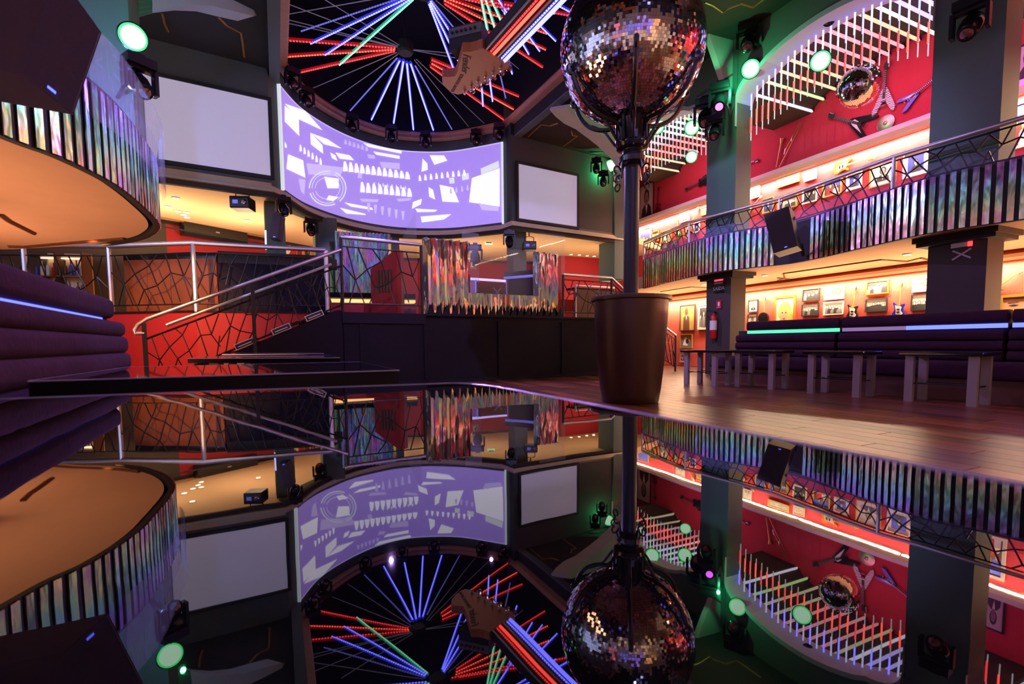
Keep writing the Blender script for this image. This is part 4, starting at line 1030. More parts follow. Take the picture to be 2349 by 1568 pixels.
mh = [(1618, 225, 11.2, 'moving head hanging from the upper bar by the near gallery column', 'chrome', 1.45), (1652, 190, 10.9, 'moving head with a glowing magenta lens by the near gallery column', 'magenta', 1.35), (1640, 264, 11.0, 'moving head pointing down from the lower bar by the near gallery column', 'chrome', 1.2),
      (1368, 362, 14.5, 'upper moving head beside the far green floodlight', 'chrome', 1.0), (1384, 392, 14.6, 'lower moving head on the far gallery column', 'chrome', 1.0),
      (318, 130, 5.9, 'moving head under the big green floodlight on the left column', 'chrome', 1.05), (1716, 55, 10.6, 'dark spotlight hanging from the green-lit ceiling corner', 'chrome', 1.3), (2228, -5, 7.0, 'dark spotlight at the top of the nearest column', 'chrome', 1.25), (1905, -8, 9.6, 'cluster spotlight on top of the nearer arch', 'chrome', 1.2),
      (712, 498, 12.2, 'black moving head fixed to the column beside the foil curtain', 'chrome', 1.0), (1090, 560, 12.5, 'black moving head hanging inside the booth opening', 'chrome', 1.1), (1168, 528, 13.2, 'moving head under the cornice by the small screen', 'chrome', 1.0), (650, 450, 10.2, 'moving head under the cornice at the screen corner', 'chrome', .9)]
for x, y, Y, lab, ln_, sc in mh:
    P = at(x, y, Y); moving_head(lab, face_to(P, (.5, 3.0, 0)) @ Matrix.Scale(sc, 4), ln_)
# ------------------------------------------------------------------ LED spokes of the dome
def led_tube(a, b, r, m, parent, beads=44, part='led_spoke', duty=.62):
    a, b = Vector(a), Vector(b); mb = MB(); d = (b - a); L = d.length; t = d.normalized()
    x = t.orthogonal().normalized() * r; y = t.cross(x.normalized()) * r
    if m == 'ledO': mb.tube([a, b], r * .6, 4)
    else:
        for k in range(beads):
            c = a.lerp(b, (k + .5) / beads); mb.obox(c, x, y, t * (L / beads / 2 * duty))
        hal = {'ledB': 'haloB', 'ledR': 'haloR', 'ledRh': 'haloR', 'ledG': 'haloG', 'ledW': 'haloB'}.get(m)
        if hal and part != 'lit_section':
            mb.cur = 1; c = (a + b) / 2 + (UP if abs(t.z) < .5 else (c - CAM0).normalized()) * r * 2.2  # glowing backing bar added to imitate the soft glow around the beads
            mb.obox(c, x * 1.9, y * 1.9, t * (L / 2)); return mb.build(part, [m, hal], parent, world=True)
    return mb.build(part, m, parent, world=True)
ZD = 7.05
def led_star(label, hub, spokes, r):
    H = atz(hub[0], hub[1], ZD)
    t = thing('led_star', label, 'light sculpture', H, group='dome light stars')
    MB().lathe([(.14, -.1), (.17, -.06), (.17, .12), (.10, .18)], H, 16).build('hub', 'black', t, world=True)
    MB().tube([H + UP * .15, H + UP * 1.84], .03, 6).build('suspension_rod', 'black', t, world=True)
    for i, (x, y, m, t0) in enumerate(spokes):
        E_ = atz(x, y, ZD - .02); led_tube(H.lerp(E_, t0), E_, r, m, t, int((E_ - H).length * 15))
    return t
led_star('star of red and blue light tubes fanning toward the curved screen', (930, 112), [
    (648, 92, 'ledR', .08), (650, 131, 'ledRh', .08), (682, 168, 'ledR', .09), (655, 52, 'ledO', .05), (640, 40, 'ledO', .05), (730, -10, 'ledO', .05), (650, 5, 'ledO', .05),
    (718, 202, 'ledO', .08), (760, 232, 'ledO', .08), (803, 254, 'ledBd', .12), (852, 275, 'ledB', .13), (903, 283, 'ledB', .13), (949, 304, 'ledB', .13), (997, 307, 'ledB', .13), (1048, 316, 'ledBd', .14),
    (1082, 299, 'ledO', .1), (1118, 290, 'ledO', .1), (1158, 277, 'ledR', .20), (1178, 251, 'ledRh', .20), (1190, 222, 'ledR', .20), (1095, 128, 'ledO', .1), (1085, 140, 'ledO', .1)], .0135)
led_star('star of blue and green light tubes at the picture top', (972, -22), [
    (712, 101, 'ledB', .1), (745, 127, 'ledB', .1), (778, 150, 'ledG', .1), (690, 72, 'ledBd', .1), (630, 38, 'ledO', .1), (1040, 157, 'ledB', .14), (1052, 142, 'ledB', .14), (1062, 120, 'ledB', .14), (1050, 75, 'ledBd', .14),
    (1190, 158, 'ledO', .1), (1245, 155, 'ledR', .14), (1252, 115, 'ledRh', .14), (1255, 78, 'ledRh', .14), (1200, 28, 'ledR', .14), (1330, 40, 'ledR', .14), (700, -40, 'ledB', .1), (760, -70, 'ledG', .1), (800, -90, 'ledB', .1)], .0125)
led_star('star of green and blue light tubes above the guitar neck', (1086, -90), [
    (1118, 70, 'ledG', .2), (1137, 72, 'ledG', .2), (1152, 55, 'ledG', .2), (1163, 30, 'ledB', .2), (1175, 170, 'ledB', .5), (1213, 125, 'ledB', .45), (1238, 118, 'ledB', .45), (1275, 95, 'ledB', .45), (1272, 32, 'ledB', .35), (1312, 30, 'ledB', .35), (1108, 244, 'ledB', .62), (1130, 233, 'ledB', .66), (1160, 225, 'ledBd', .64)], .012)
# giant guitar neck hanging under the dome
GZ = 6.2
gtr = thing('giant_guitar', 'giant hanging guitar neck and headstock with light strips along the neck', 'guitar', atz(1110, 150, GZ))
hp = [(405, 645), (520, 645), (620, 620), (700, 588), (790, 650), (1030, 800), (1110, 790), (1085, 880), (960, 960), (430, 1262), (330, 1287), (250, 1262), (160, 1195), (100, 1120), (92, 1060), (112, 1020), (200, 1022), (290, 1012), (320, 950), (360, 800)]
hpz = [atz(1000 + x / 6.533, 20 + y / 6.533, GZ) for x, y in hp]
MB().prism([Vector((p.x, p.y, GZ)) for p in hpz], (0, 0, .17)).build('headstock', 'headwood', gtr, world=True)
n0, n1 = atz(1113, 113, GZ), atz(1160, 143, GZ); nd = (atz(1312, -62, GZ) - atz(1142, 122, GZ)); nd.z = 0; nd.normalize()
n0, n1 = Vector((n0.x, n0.y, GZ + .03)), Vector((n1.x, n1.y, GZ + .03)); LN = 3.9
MB().prism([n0, n1, n1 + nd * LN, n0 + nd * LN], (0, 0, .16)).build('neck', 'black', gtr, world=True)
for t, m, w in ((.06, 'ledO', .02), (.26, 'ledR', .014), (.42, 'ledRh', .024), (.62, 'ledO', .02), (.78, 'ledW', .014), (.95, 'ledW', .03)):
    a = n0.lerp(n1, t) - UP * .012
    if m == 'ledO': MB().tube([a, a + nd * LN], w, 5).build('string', 'steel', gtr, world=True)
    else: led_tube(a, a + nd * LN, w, 'ledB' if m == 'ledW' else m, gtr, 60, 'string_light', .95 if w > .02 else .6)
for k in range(6):
    x, y = [(1066, 208), (1082, 197), (1097, 187), (1114, 177), (1132, 166), (1149, 156)][k]
    P = atz(x, y, GZ - .02); q = Vector((P.x, P.y, GZ))
    o = MB().lathe([(.035, 0), (.035, -.02), (.018, -.03), (.018, -.08), (.028, -.085), (.02, -.10)], q, 10).build('tuning_post', 'chrome', gtr, world=True)
    out = (Vector((n1.x, n1.y, 0)) - Vector((n0.x, n0.y, 0))).normalized(); c = q + out * .17 + UP * .08
    MB().lathe([(.02, -.12), (.02, .0), (.06, .02), (.075, .06), (.06, .11), (.02, .12)], c, 10, out).build('tuning_key', 'chrome', gtr, world=True)
def flat_text(txt, px, px2, size, shear=0.0):
    a, b = atz(*px, GZ), atz(*px2, GZ); d = (b - a).normalized(); m_ = frame(Vector((a.x, a.y, GZ - .004)), d, -UP)
    lettering(txt, gtr, gtr.matrix_basis.inverted() @ m_, size, 'ink', 'lettering', 'LEFT', shear)
flat_text('Fender', (1071, 124), (1066, 165), .22, .35)
flat_text('STRATOCASTER', (1060, 170), (1040, 204), .10)
for dx in (.3, 1.9, 3.4):
    p = n0.lerp(n1, .5) + nd * dx; MB().tube([p + UP * .16, Vector((p.x, p.y, 8.88))], .008, 5).build('hanging_cable', 'blackm', gtr, world=True)
am = thing('hanging_amplifier', 'black amplifier with a pale control panel hanging behind the headstock', 'amplifier', atz(1090, 95, 6.5))
A = [atz(x, y, 6.5) for x, y in [(1048, 128), (1120, 112), (1118, 78), (1062, 62)]]
e0 = Vector((A[0].x, A[0].y, 6.42)); e1 = Vector((A[1].x, A[1].y, 6.42)); ed = (e1 - e0); ed.z = 0
eb = Vector((ed.y, -ed.x, 0)).normalized() * .35
MB().prism([e0, e1, e1 + eb, e0 + eb], (0, 0, .40)).build('cabinet', 'black', am, world=True)
pf = e0 + eb * 1.01; pf2 = e1 + eb * 1.01
MB().prism([pf + UP * .20, pf2 + UP * .20, pf2 + UP * .37, pf + UP * .37], eb * .02).build('control_panel', 'bluegrey', am, world=True)
for k in range(6):
    c = pf.lerp(pf2, .12 + .14 * k) + UP * .285; MB().lathe([(.028, 0), (.024, .04), (.0, .04)], c, 10, eb).build('knob', 'black', am, world=True)
for t in (.1, .9): MB().tube([e0.lerp(e1, t) + eb * .5 + UP * .40, e0.lerp(e1, t) + eb * .5 + UP * 2.44], .008, 5).build('hanging_cable', 'blackm', am, world=True)

# ------------------------------------------------------------------ gallery vault tubes and hanging meteor tubes
def vz(s, s0):
    t = (s0 - .30 - s) / 3.9
    return 6.40 + (.58 * math.sin(math.pi * t) ** .6 if 0 < t < 1 else 0)
cols = ['tubeW', 'tubeG', 'tubeY', 'tubeY', 'tubeP', 'tubeP', 'tubeP', 'tubeP', 'tubeY', 'tubeW', 'tubeV', 'tubeV', 'tubeG', 'tubeY', 'tubeP', 'tubeP']
tnm = {'tubeW': 'white', 'tubeG': 'lime', 'tubeY': 'cream', 'tubeP': 'pink', 'tubeV': 'violet'}
for s0, bay in ((0, 'nearer'), (4.5, 'farther'), (-4.5, 'edge')):
    for k in range(14 if s0 != -4.5 else 6):
        s = s0 - .38 - k * .275; z = vz(s, s0) - .085
        c_ = cols[(k + (3 if s0 > 0 else 0)) % 16]
        if s0 > 0: c_ = ['tubeY', 'tubeY', 'tubeP', 'tubeP', 'tubeP', 'tubeW', 'tubeW', 'tubeW', 'tubeG', 'tubeW', 'tubeV', 'tubeV', 'tubeV', 'tubeW'][::-1][13 - k] if k < 14 else c_
        o = thing('light_tube', '%s ceiling light tube, %s from the far column, %s vault' % (tnm[c_], ORD[k], bay), 'light tube', G(s, .3, z), group='light tubes of the %s vault' % bay)
        MB().tube([G(s, .3, z), G(s, 2.36, z)], .030, 8).build('tube', c_, o, world=True)
        for kk in (.28, 2.36): MB().obox(G(s, kk, z + .02), U * .035, WV * .03, UP * .03).build('end_clip', 'blackm', o, world=True)
for s0, bay in ((0, 'nearer'), (4.5, 'farther'), (-4.5, 'edge')):
    for k in range(25 if s0 != -4.5 else 5):
        s = s0 - .50 - k * .145; z = vz(s, s0) - .05; L = 1.22
        t = thing('meteor_tube', '%s hanging meteor light tube from the far column, %s arch' % (ORD[k], bay), 'light tube', G(s, .12, z - L), group='meteor light tubes under the %s arch' % bay)
        MB().tube([G(s, .12, z - L), G(s, .12, z)], .010, 6).build('tube', 'projg', t, world=True)
        ph = random.random() * .12
        w1 = (z - .02 - ph, z - .50 - ph); w2 = (z - .66 - ph, z - 1.0 - ph)
        if bay == 'farther': c1, c2 = ('ledW', 'ledRh') if k % 3 else ('ledG', 'ledR')
        else: c1, c2 = ('ledW' if k % 2 else 'ledB', 'ledRh' if k % 2 else 'ledR')
        led_tube(G(s, .105, w1[0]), G(s, .105, w1[1]), .013, c1, t, 14, 'lit_section', .6)
        led_tube(G(s, .105, w2[0]), G(s, .105, w2[1]), .013, c2, t, 11, 'lit_section', .6)
        MB().tube([G(s, .12, z), G(s, .12, z + .06)], .004, 4).build('wire', 'blackm', t, world=True)
# small mirror ball in the nearer arch
P = at(1971, 198, G(-3.1, 1.2).y); r = .36
sb = thing('small_mirror_ball', 'small mirror ball hanging in front of the red gallery wall', 'mirror ball', P)
cor = MB().lathe([(r * .98 * math.sin(math.pi * k / 16) + 1e-4, -r * .98 * math.cos(math.pi * k / 16)) for k in range(17)], (0, 0, 0), 32).build('ball', 'black', sb, smooth=True)
tl = MB(); rows = 40
for i in range(1, rows):
    th = math.pi * i / rows; n = max(6, int(2 * math.pi * math.sin(th) * r / .028))
    for k in range(n):
        ph = 2 * math.pi * (k + (i % 2) * .5) / n; nr = Vector((math.sin(th) * math.cos(ph), math.sin(th) * math.sin(ph), math.cos(th)))
        tx = Vector((-math.sin(ph), math.cos(ph), 0)); ty = nr.cross(tx); tx = tx + nr * random.gauss(0, .02); ty = ty + nr * random.gauss(0, .02); c = nr * r
        tl.face([c - tx * .0125 - ty * .0128, c + tx * .0125 - ty * .0128, c + tx * .0125 + ty * .0128, c - tx * .0125 + ty * .0128])
tl.build('mirror_tiles', 'tile', cor)['kind'] = 'stuff'
MB().tube([(0, 0, r), (0, 0, vz(-3.1, 0) - P.z)], .008, 5).build('hanging_rod', 'blackm', sb)
# plaster brackets
def plaster_bracket(label, px, Y0, Y1, th=.16):
    """profile traced as (x, y_top, y_bottom) between two depths"""
    t = thing('plaster_bracket', label, 'bracket', at(px[0][0], px[0][1], Y0)); n = len(px) - 1
    tp_, bt = [], []
    for i, (x, y0, y1) in enumerate(px):
        Y = Y0 + (Y1 - Y0) * i / n; tp_.append(at(x, y0, Y)); bt.append(at(x, y1, Y))
    side = Vector((.35, -.12, 0)) * th / .16
    mb = MB()
    for i in range(n): mb.add([tp_[i], tp_[i + 1], bt[i + 1], bt[i], tp_[i] + side, tp_[i + 1] + side, bt[i + 1] + side, bt[i] + side], [(0, 1, 2, 3), (7, 6, 5, 4), (3, 2, 6, 7), (0, 4, 5, 1)])
    mb.add([tp_[0], bt[0], bt[0] + side, tp_[0] + side], [(0, 1, 2, 3)])
    mb.build('scroll_body', 'plaster', t, world=True)
    for f in (.62, .78, .9):
        MB().tube([tp_[i].lerp(bt[i], f) - side * .02 for i in range(n + 1)], .012, 5).build('bead', 'white', t, world=True)
    return t
plaster_bracket('curved plaster bracket beside the far column', [(1263, 246, 252), (1275, 244, 268), (1295, 250, 284), (1320, 258, 296), (1350, 272, 318), (1375, 290, 338), (1400, 312, 362), (1425, 335, 400)], 11.35, 13.3)
plaster_bracket('green-lit plaster bracket beside the near gallery column', [(1614, 54, 78), (1624, 60, 112), (1636, 68, 148), (1648, 78, 182), (1660, 88, 216), (1670, 95, 248), (1680, 100, 285)], 11.0, 11.3, .05)
plaster_bracket('plaster scroll bracket at the top left ceiling', [(572, 6, 28), (560, 0, 44), (545, -6, 48), (500, -12, 38), (450, -25, 26), (400, -30, 24), (350, -40, 30), (310, -60, 42)], 9.2, 7.6)

# ------------------------------------------------------------------ wall decor
FACE_R = G(0, 2.395)                      # inner face of the gallery wall
NR = -WV
def ell(cx, cy, rx, ry, n=10, a0=0.0): return [(cx + rx * math.cos(a0 + 2 * math.pi * k / n), cy + ry * math.sin(a0 + 2 * math.pi * k / n)) for k in range(n)]
def person(x, y, s, skin='skin', hair='ink', suit='ink', shirt=None):
    """bust print: shoulders, neck, face, hair; y is chin height, s head half-width"""
    out = [(suit, [(x - 2.3 * s, -.5), (x - 2.1 * s, y - 1.5 * s), (x - .9 * s, y - .6 * s), (x + .9 * s, y - .6 * s), (x + 2.1 * s, y - 1.5 * s), (x + 2.3 * s, -.5)])]
    if shirt: out.append((shirt, [(x - .5 * s, y - .6 * s), (x + .5 * s, y - .6 * s), (x, max(-.5, y - 2.6 * s))]))
    out += [(hair, ell(x, y + .95 * s, 1.25 * s, 1.5 * s, 12)), (skin, [(x - .4 * s, y - .8 * s), (x + .4 * s, y - .8 * s), (x + .4 * s, y + .2 * s), (x - .4 * s, y + .2 * s)]),
            (skin, ell(x, y + .75 * s, .85 * s, 1.15 * s, 12)), (hair, ell(x - .35 * s, y + .95 * s, .16 * s, .1 * s, 6)), (hair, ell(x + .35 * s, y + .95 * s, .16 * s, .1 * s, 6)), ('pred' if skin == 'skin' else hair, ell(x, y + .15 * s, .3 * s, .1 * s, 6))]
    return out
def clip(poly):
    for ax, sg in ((0, 1), (0, -1), (1, 1), (1, -1)):
        res = []
        for i in range(len(poly)):
            p, q = poly[i], poly[(i + 1) % len(poly)]; ip, iq = sg * p[ax] <= .5, sg * q[ax] <= .5
            if ip: res.append(p)
            if ip != iq:
                t = (sg * .5 - p[ax]) / (q[ax] - p[ax]); res.append((p[0] + (q[0] - p[0]) * t, p[1] + (q[1] - p[1]) * t))
        poly = res
        if not poly: break
    return poly
def print_style(st, seed):
    rn = random.Random(seed)
    if st == 'group':
        o = [('lgrey' if seed % 2 else 'ink', [(-.5, -.5), (.5, -.5), (.5, .5), (-.5, .5)])]; n = rn.choice((3, 4, 4, 5))
        for k in range(n):
            x = -.38 + .76 * k / (n - 1); o += person(x, rn.uniform(-.08, .14), .075, 'lgrey' if not seed % 2 else 'paper', 'ink' if seed % 2 else 'grey', rn.choice(('ink', 'grey')))
        return o
    if st == 'portrait': return [('lgrey', [(-.5, -.5), (.5, -.5), (.5, .5), (-.5, .5)])] + person(0, -.02, .16, 'grey', 'ink', 'ink', 'paper')
    if st == 'sepia': return [('sepia', [(-.5, -.5), (.5, -.5), (.5, .5), (-.5, .5)]), ('gwood', [(-.5, .1), (.5, .2), (.5, .5), (-.5, .5)])] + person(-.08, .16, .10, 'brown', 'brown', 'brown', 'paper')
    if st == 'blond': return [('paper', [(-.5, -.5), (.5, -.5), (.5, .5), (-.5, .5)]), ('blond', ell(0, -.05, .40, .42, 14)), ('blond', ell(.18, -.25, .3, .3, 12)), ('skin', ell(-.04, -.16, .22, .28, 14)), ('ink', ell(-.14, -.08, .05, .025, 8)), ('ink', ell(.06, -.08, .05, .025, 8)), ('pred', ell(-.04, -.32, .07, .03, 8)), ('blond', ell(-.02, .14, .26, .14, 10))]
    if st == 'eyes': return [('skin', [(-.5, -.5), (.5, -.5), (.5, .5), (-.5, .5)]), ('brown', [(-.5, .38), (.5, .38), (.5, .5), (-.5, .5)]), ('brown', ell(-.22, .06, .13, .05)), ('brown', ell(.24, .06, .13, .05)), ('ink', ell(-.22, .06, .05, .05)), ('ink', ell(.24, .06, .05, .05)), ('brown', [(-.38, .18), (-.08, .22), (-.08, .25), (-.36, .23)]), ('brown', [(.40, .18), (.10, .22), (.10, .25), (.38, .23)]), ('pred', ell(0, -.34, .14, .06))]
    if st == 'record': return [('paper', [(-.5, -.5), (.5, -.5), (.5, .5), (-.5, .5)]), ('goldf', ell(.2, .12, .20, .30, 20)), ('paper', ell(.2, .12, .12, .18, 16)), ('grey', [(-.40, -.34), (.1, -.34), (.1, -.27), (-.40, -.27)]), ('lgrey', [(-.36, .0), (-.2, .0), (-.2, .25), (-.36, .25)]), ('goldf', [(-.14, .0), (-.05, .0), (-.05, .2), (-.14, .2)])]
    if st == 'blue': return [('pblue', [(-.5, -.5), (.5, -.5), (.5, .5), (-.5, .5)])] + person(.02, -.02, .13, 'lgrey', 'ink', 'ink')
    if st == 'stage': return [('brown', [(-.5, -.5), (.5, -.5), (.5, .5), (-.5, .5)]), ('pblue', [(-.5, .1), (.5, 0), (.5, .5), (-.5, .5)])] + person(-.12, .02, .09, 'skin', 'ink', 'pred') + person(.22, -.08, .08, 'skin', 'brown', 'paper')
    if st == 'poster_bird': return [('pred', [(-.5, -.5), (.5, -.5), (.5, .5), (-.5, .5)]), ('paper', [(-.38, .2), (-.2, .22), (-.1, .05), (.05, .12), (.18, .30), (.2, .02), (.05, -.22), (-.15, -.24), (-.3, -.08)]), ('paper', ell(-.28, .2, .08, .09)), ('paper', [(-.12, -.22), (-.08, -.22), (-.08, -.5), (-.12, -.5)]), ('grey', [(.1, -.5), (.45, -.5), (.4, -.3), (.15, -.32)])]
    if st == 'gig': return [('gwood', [(-.5, -.5), (.5, -.5), (.5, .5), (-.5, .5)]), ('ink', [(-.4, -.4), (-.2, -.1), (-.3, .3), (-.1, .1), (.1, .35), (.1, 0), (.35, .2), (.2, -.2), (.4, -.4), (0, -.2)])]
    return [('grey', [(-.5, -.5), (.5, -.5), (.5, .5), (-.5, .5)]), ('paper', [(-.3, -.3), (.1, -.35), (.3, .1), (-.1, .35)]), ('ink', ell(.1, 0, .15, .2))]
PN = [0]
def picture(label, x0, y0, x1, y1, fr_='black', st='group', plane=None, slope=.10, matw=.0, b=.022, cat='picture', group=None):
    Pp, d, n = plane or (FACE_R, -U, NR); PN[0] += 1
    yc, xc = (y0 + y1) / 2, (x0 + x1) / 2; h = (y1 - y0) - slope * (x1 - x0)
    L, R = onp(x0, yc, Pp, d), onp(x1, yc, Pp, d); T, Bt = onp(xc, yc - h / 2, Pp, d), onp(xc, yc + h / 2, Pp, d)
    w = (Vector((R.x, R.y, 0)) - Vector((L.x, L.y, 0))).length; hh = T.z - Bt.z; c = (T + Bt) / 2
    t = thing('framed_picture', label, cat, mtx=frame(c + Vector(n) * .004, d, n), group=group)
    for (a0, a1, c0, c1) in ((-w / 2, w / 2, hh / 2 - b, hh / 2), (-w / 2, w / 2, -hh / 2, -hh / 2 + b), (-w / 2, -w / 2 + b, -hh / 2 + b, hh / 2 - b), (w / 2 - b, w / 2, -hh / 2 + b, hh / 2 - b)):
        MB().box(a0, a1, c0, c1, 0, .035).build('frame_bar', fr_, t)
    w2, h2 = w - 2 * b, hh - 2 * b
    MB().box(-w2 / 2, w2 / 2, -h2 / 2, h2 / 2, 0, .012).build('mount', 'paper', t)
    w3, h3 = w2 * (1 - matw), h2 * (1 - matw)
    ly = print_style(st, PN[0]); ms = []; mb = MB()
    for i, (m_, poly) in enumerate(ly):
        poly = clip(poly)
        if len(poly) < 3: continue
        if m_ not in ms: ms.append(m_)
        mb.cur = ms.index(m_)
        ar = sum(poly[k][0] * poly[(k + 1) % len(poly)][1] - poly[(k + 1) % len(poly)][0] * poly[k][1] for k in range(len(poly)))
        if ar < 0: poly = poly[::-1]
        mb.face([(px * w3, py * h3, .0135 + .0006 * i) for px, py in poly])
    o = mb.build('print', ms, t); o['kind'] = 'stuff'
    return t
# lower right wall, left to right
picture('sepia picture of a person in hat and suit, folded arms, past the extinguisher column', 1561, 697, 1595, 760, 'black', 'sepia')
picture('white-framed group picture just past the extinguisher column', 1602, 697, 1629, 757, 'gwhite', 'group', matw=.2)
picture('low square picture in a thin gold frame past the extinguisher column', 1561, 765, 1589, 800, 'goldf', 'plain')
picture('tiny gold-framed red picture low on the far wall', 1560, 809, 1575, 832, 'goldf', 'poster_bird', matw=.3)
picture('small black-framed portrait above another, left of the banjo', 1718, 686, 1740, 717, 'black', 'portrait', matw=.25)
picture('small black-framed portrait half hidden by the bench, left of the banjo', 1716, 719, 1738, 748, 'black', 'portrait', matw=.25)
picture('ornate gold-framed painting of a blond person', 1778, 676, 1825, 748, 'goldf', 'blond', b=.05)
picture('black-framed photo of four people, upper one right of the blond painting', 1842, 660, 1881, 692, 'black', 'group')
picture('black-framed photo of people, lower one right of the blond painting', 1840, 695, 1879, 726, 'black', 'group')
picture('white framed gold record above a photo, left of the black guitar', 1892, 654, 1937, 689, 'gwhite', 'record')
picture('pale-framed photo of long-haired people under the gold record', 1890, 689, 1936, 724, 'gwhite', 'group', matw=.1)
picture('gold-framed pale photo of a large group between the two guitars', 1988, 641, 2040, 677, 'goldf', 'group')
picture('black-framed dark photo of a large group between the two guitars', 1986, 682, 2036, 717, 'black', 'group')
picture('white framed record beside the nearest column', 2094, 633, 2142, 671, 'gwhite', 'record')
picture('black-framed photo of three people beside the nearest column', 2091, 672, 2140, 714, 'black', 'group')
picture('gold-framed close-up of eyes right of the nearest column', 2292, 668, 2400, 735, 'goldf', 'eyes', b=.05)
# upper gallery wall
uk = dict(slope=.30)
picture('tall black-framed poster of a person in a dark jacket, high on the gallery wall', 1468, 418, 1500, 502, 'black', 'portrait', **uk)
for x0, y0, x1, y1, f_, st_, lab in ((1561, 484, 1582, 512, 'gwhite', 'portrait', 'white-framed portrait left of the pale guitar neck in the far gallery bay'), (1609, 472, 1626, 496, 'goldf', 'gig', 'small gold frame touching the near gallery column, far bay'),
    (1467, 520, 1494, 580, 'gwhite', 'stage', 'tall white-framed picture at the far end of the gallery rail'), (1497, 528, 1512, 556, 'goldf', 'portrait', 'narrow gold-framed portrait behind the far rail web'), (1517, 525, 1541, 560, 'goldf', 'plain', 'gold-framed abstract picture behind the far rail web'),
    (1592, 508, 1606, 535, 'gwhite', 'blue', 'small white-framed blue picture right of the orange guitar'), (1495, 564, 1513, 582, 'black', 'plain', 'small black-framed picture lowest at the far rail end'), (1520, 555, 1537, 573, 'black', 'plain', 'small black-framed picture, middle of three low ones'), (1542, 549, 1556, 566, 'black', 'plain', 'small black-framed picture, right one of three low ones'),
    (1722, 425, 1744, 458, 'gwhite', 'portrait', 'white-framed portrait next to the near gallery column, middle bay'), (1784, 398, 1835, 432, 'goldf', 'plain', 'wide pale gold-framed picture right under the light shelf'), (1846, 386, 1874, 418, 'gwhite', 'record', 'white-framed sheet under the light shelf'),
    (1750, 450, 1776, 492, 'goldf', 'blue', 'gold-framed blue picture left of the loudspeaker'), (1784, 443, 1830, 486, 'goldf', 'group', 'wide gold-framed group picture above the loudspeaker'), (1842, 424, 1875, 470, 'gwhite', 'group', 'white-framed black-and-white picture above the rail post'),
    (1888, 402, 1933, 456, 'goldf', 'stage', 'yellow-framed picture of performers on a violet stage'), (1943, 392, 1978, 440, 'gwhite', 'blue', 'white-framed blue picture right of the yellow frame'), (1996, 358, 2057, 434, 'goldf', 'portrait', 'large white-mounted portrait in a thin gold frame'),
    (2073, 338, 2130, 412, 'gwhite', 'blue', 'large white-framed portrait with a blue background'), (2137, 340, 2162, 392, 'gwhite', 'blue', 'blue picture cut off by the nearest column')):
    picture(lab, x0, y0, x1, y1, f_, st_, matw=.3 if st_ in ('portrait', 'blue') and x1 - x0 > 30 else .12, **uk)
picture('big pale-framed crowd picture at the right picture edge', 2306, 225, 2370, 350, 'gwhite', 'stage', slope=.3, b=.05)
picture('pale-framed picture half cut by the picture edge, higher up', 2330, 92, 2385, 190, 'black', 'portrait', slope=.3)

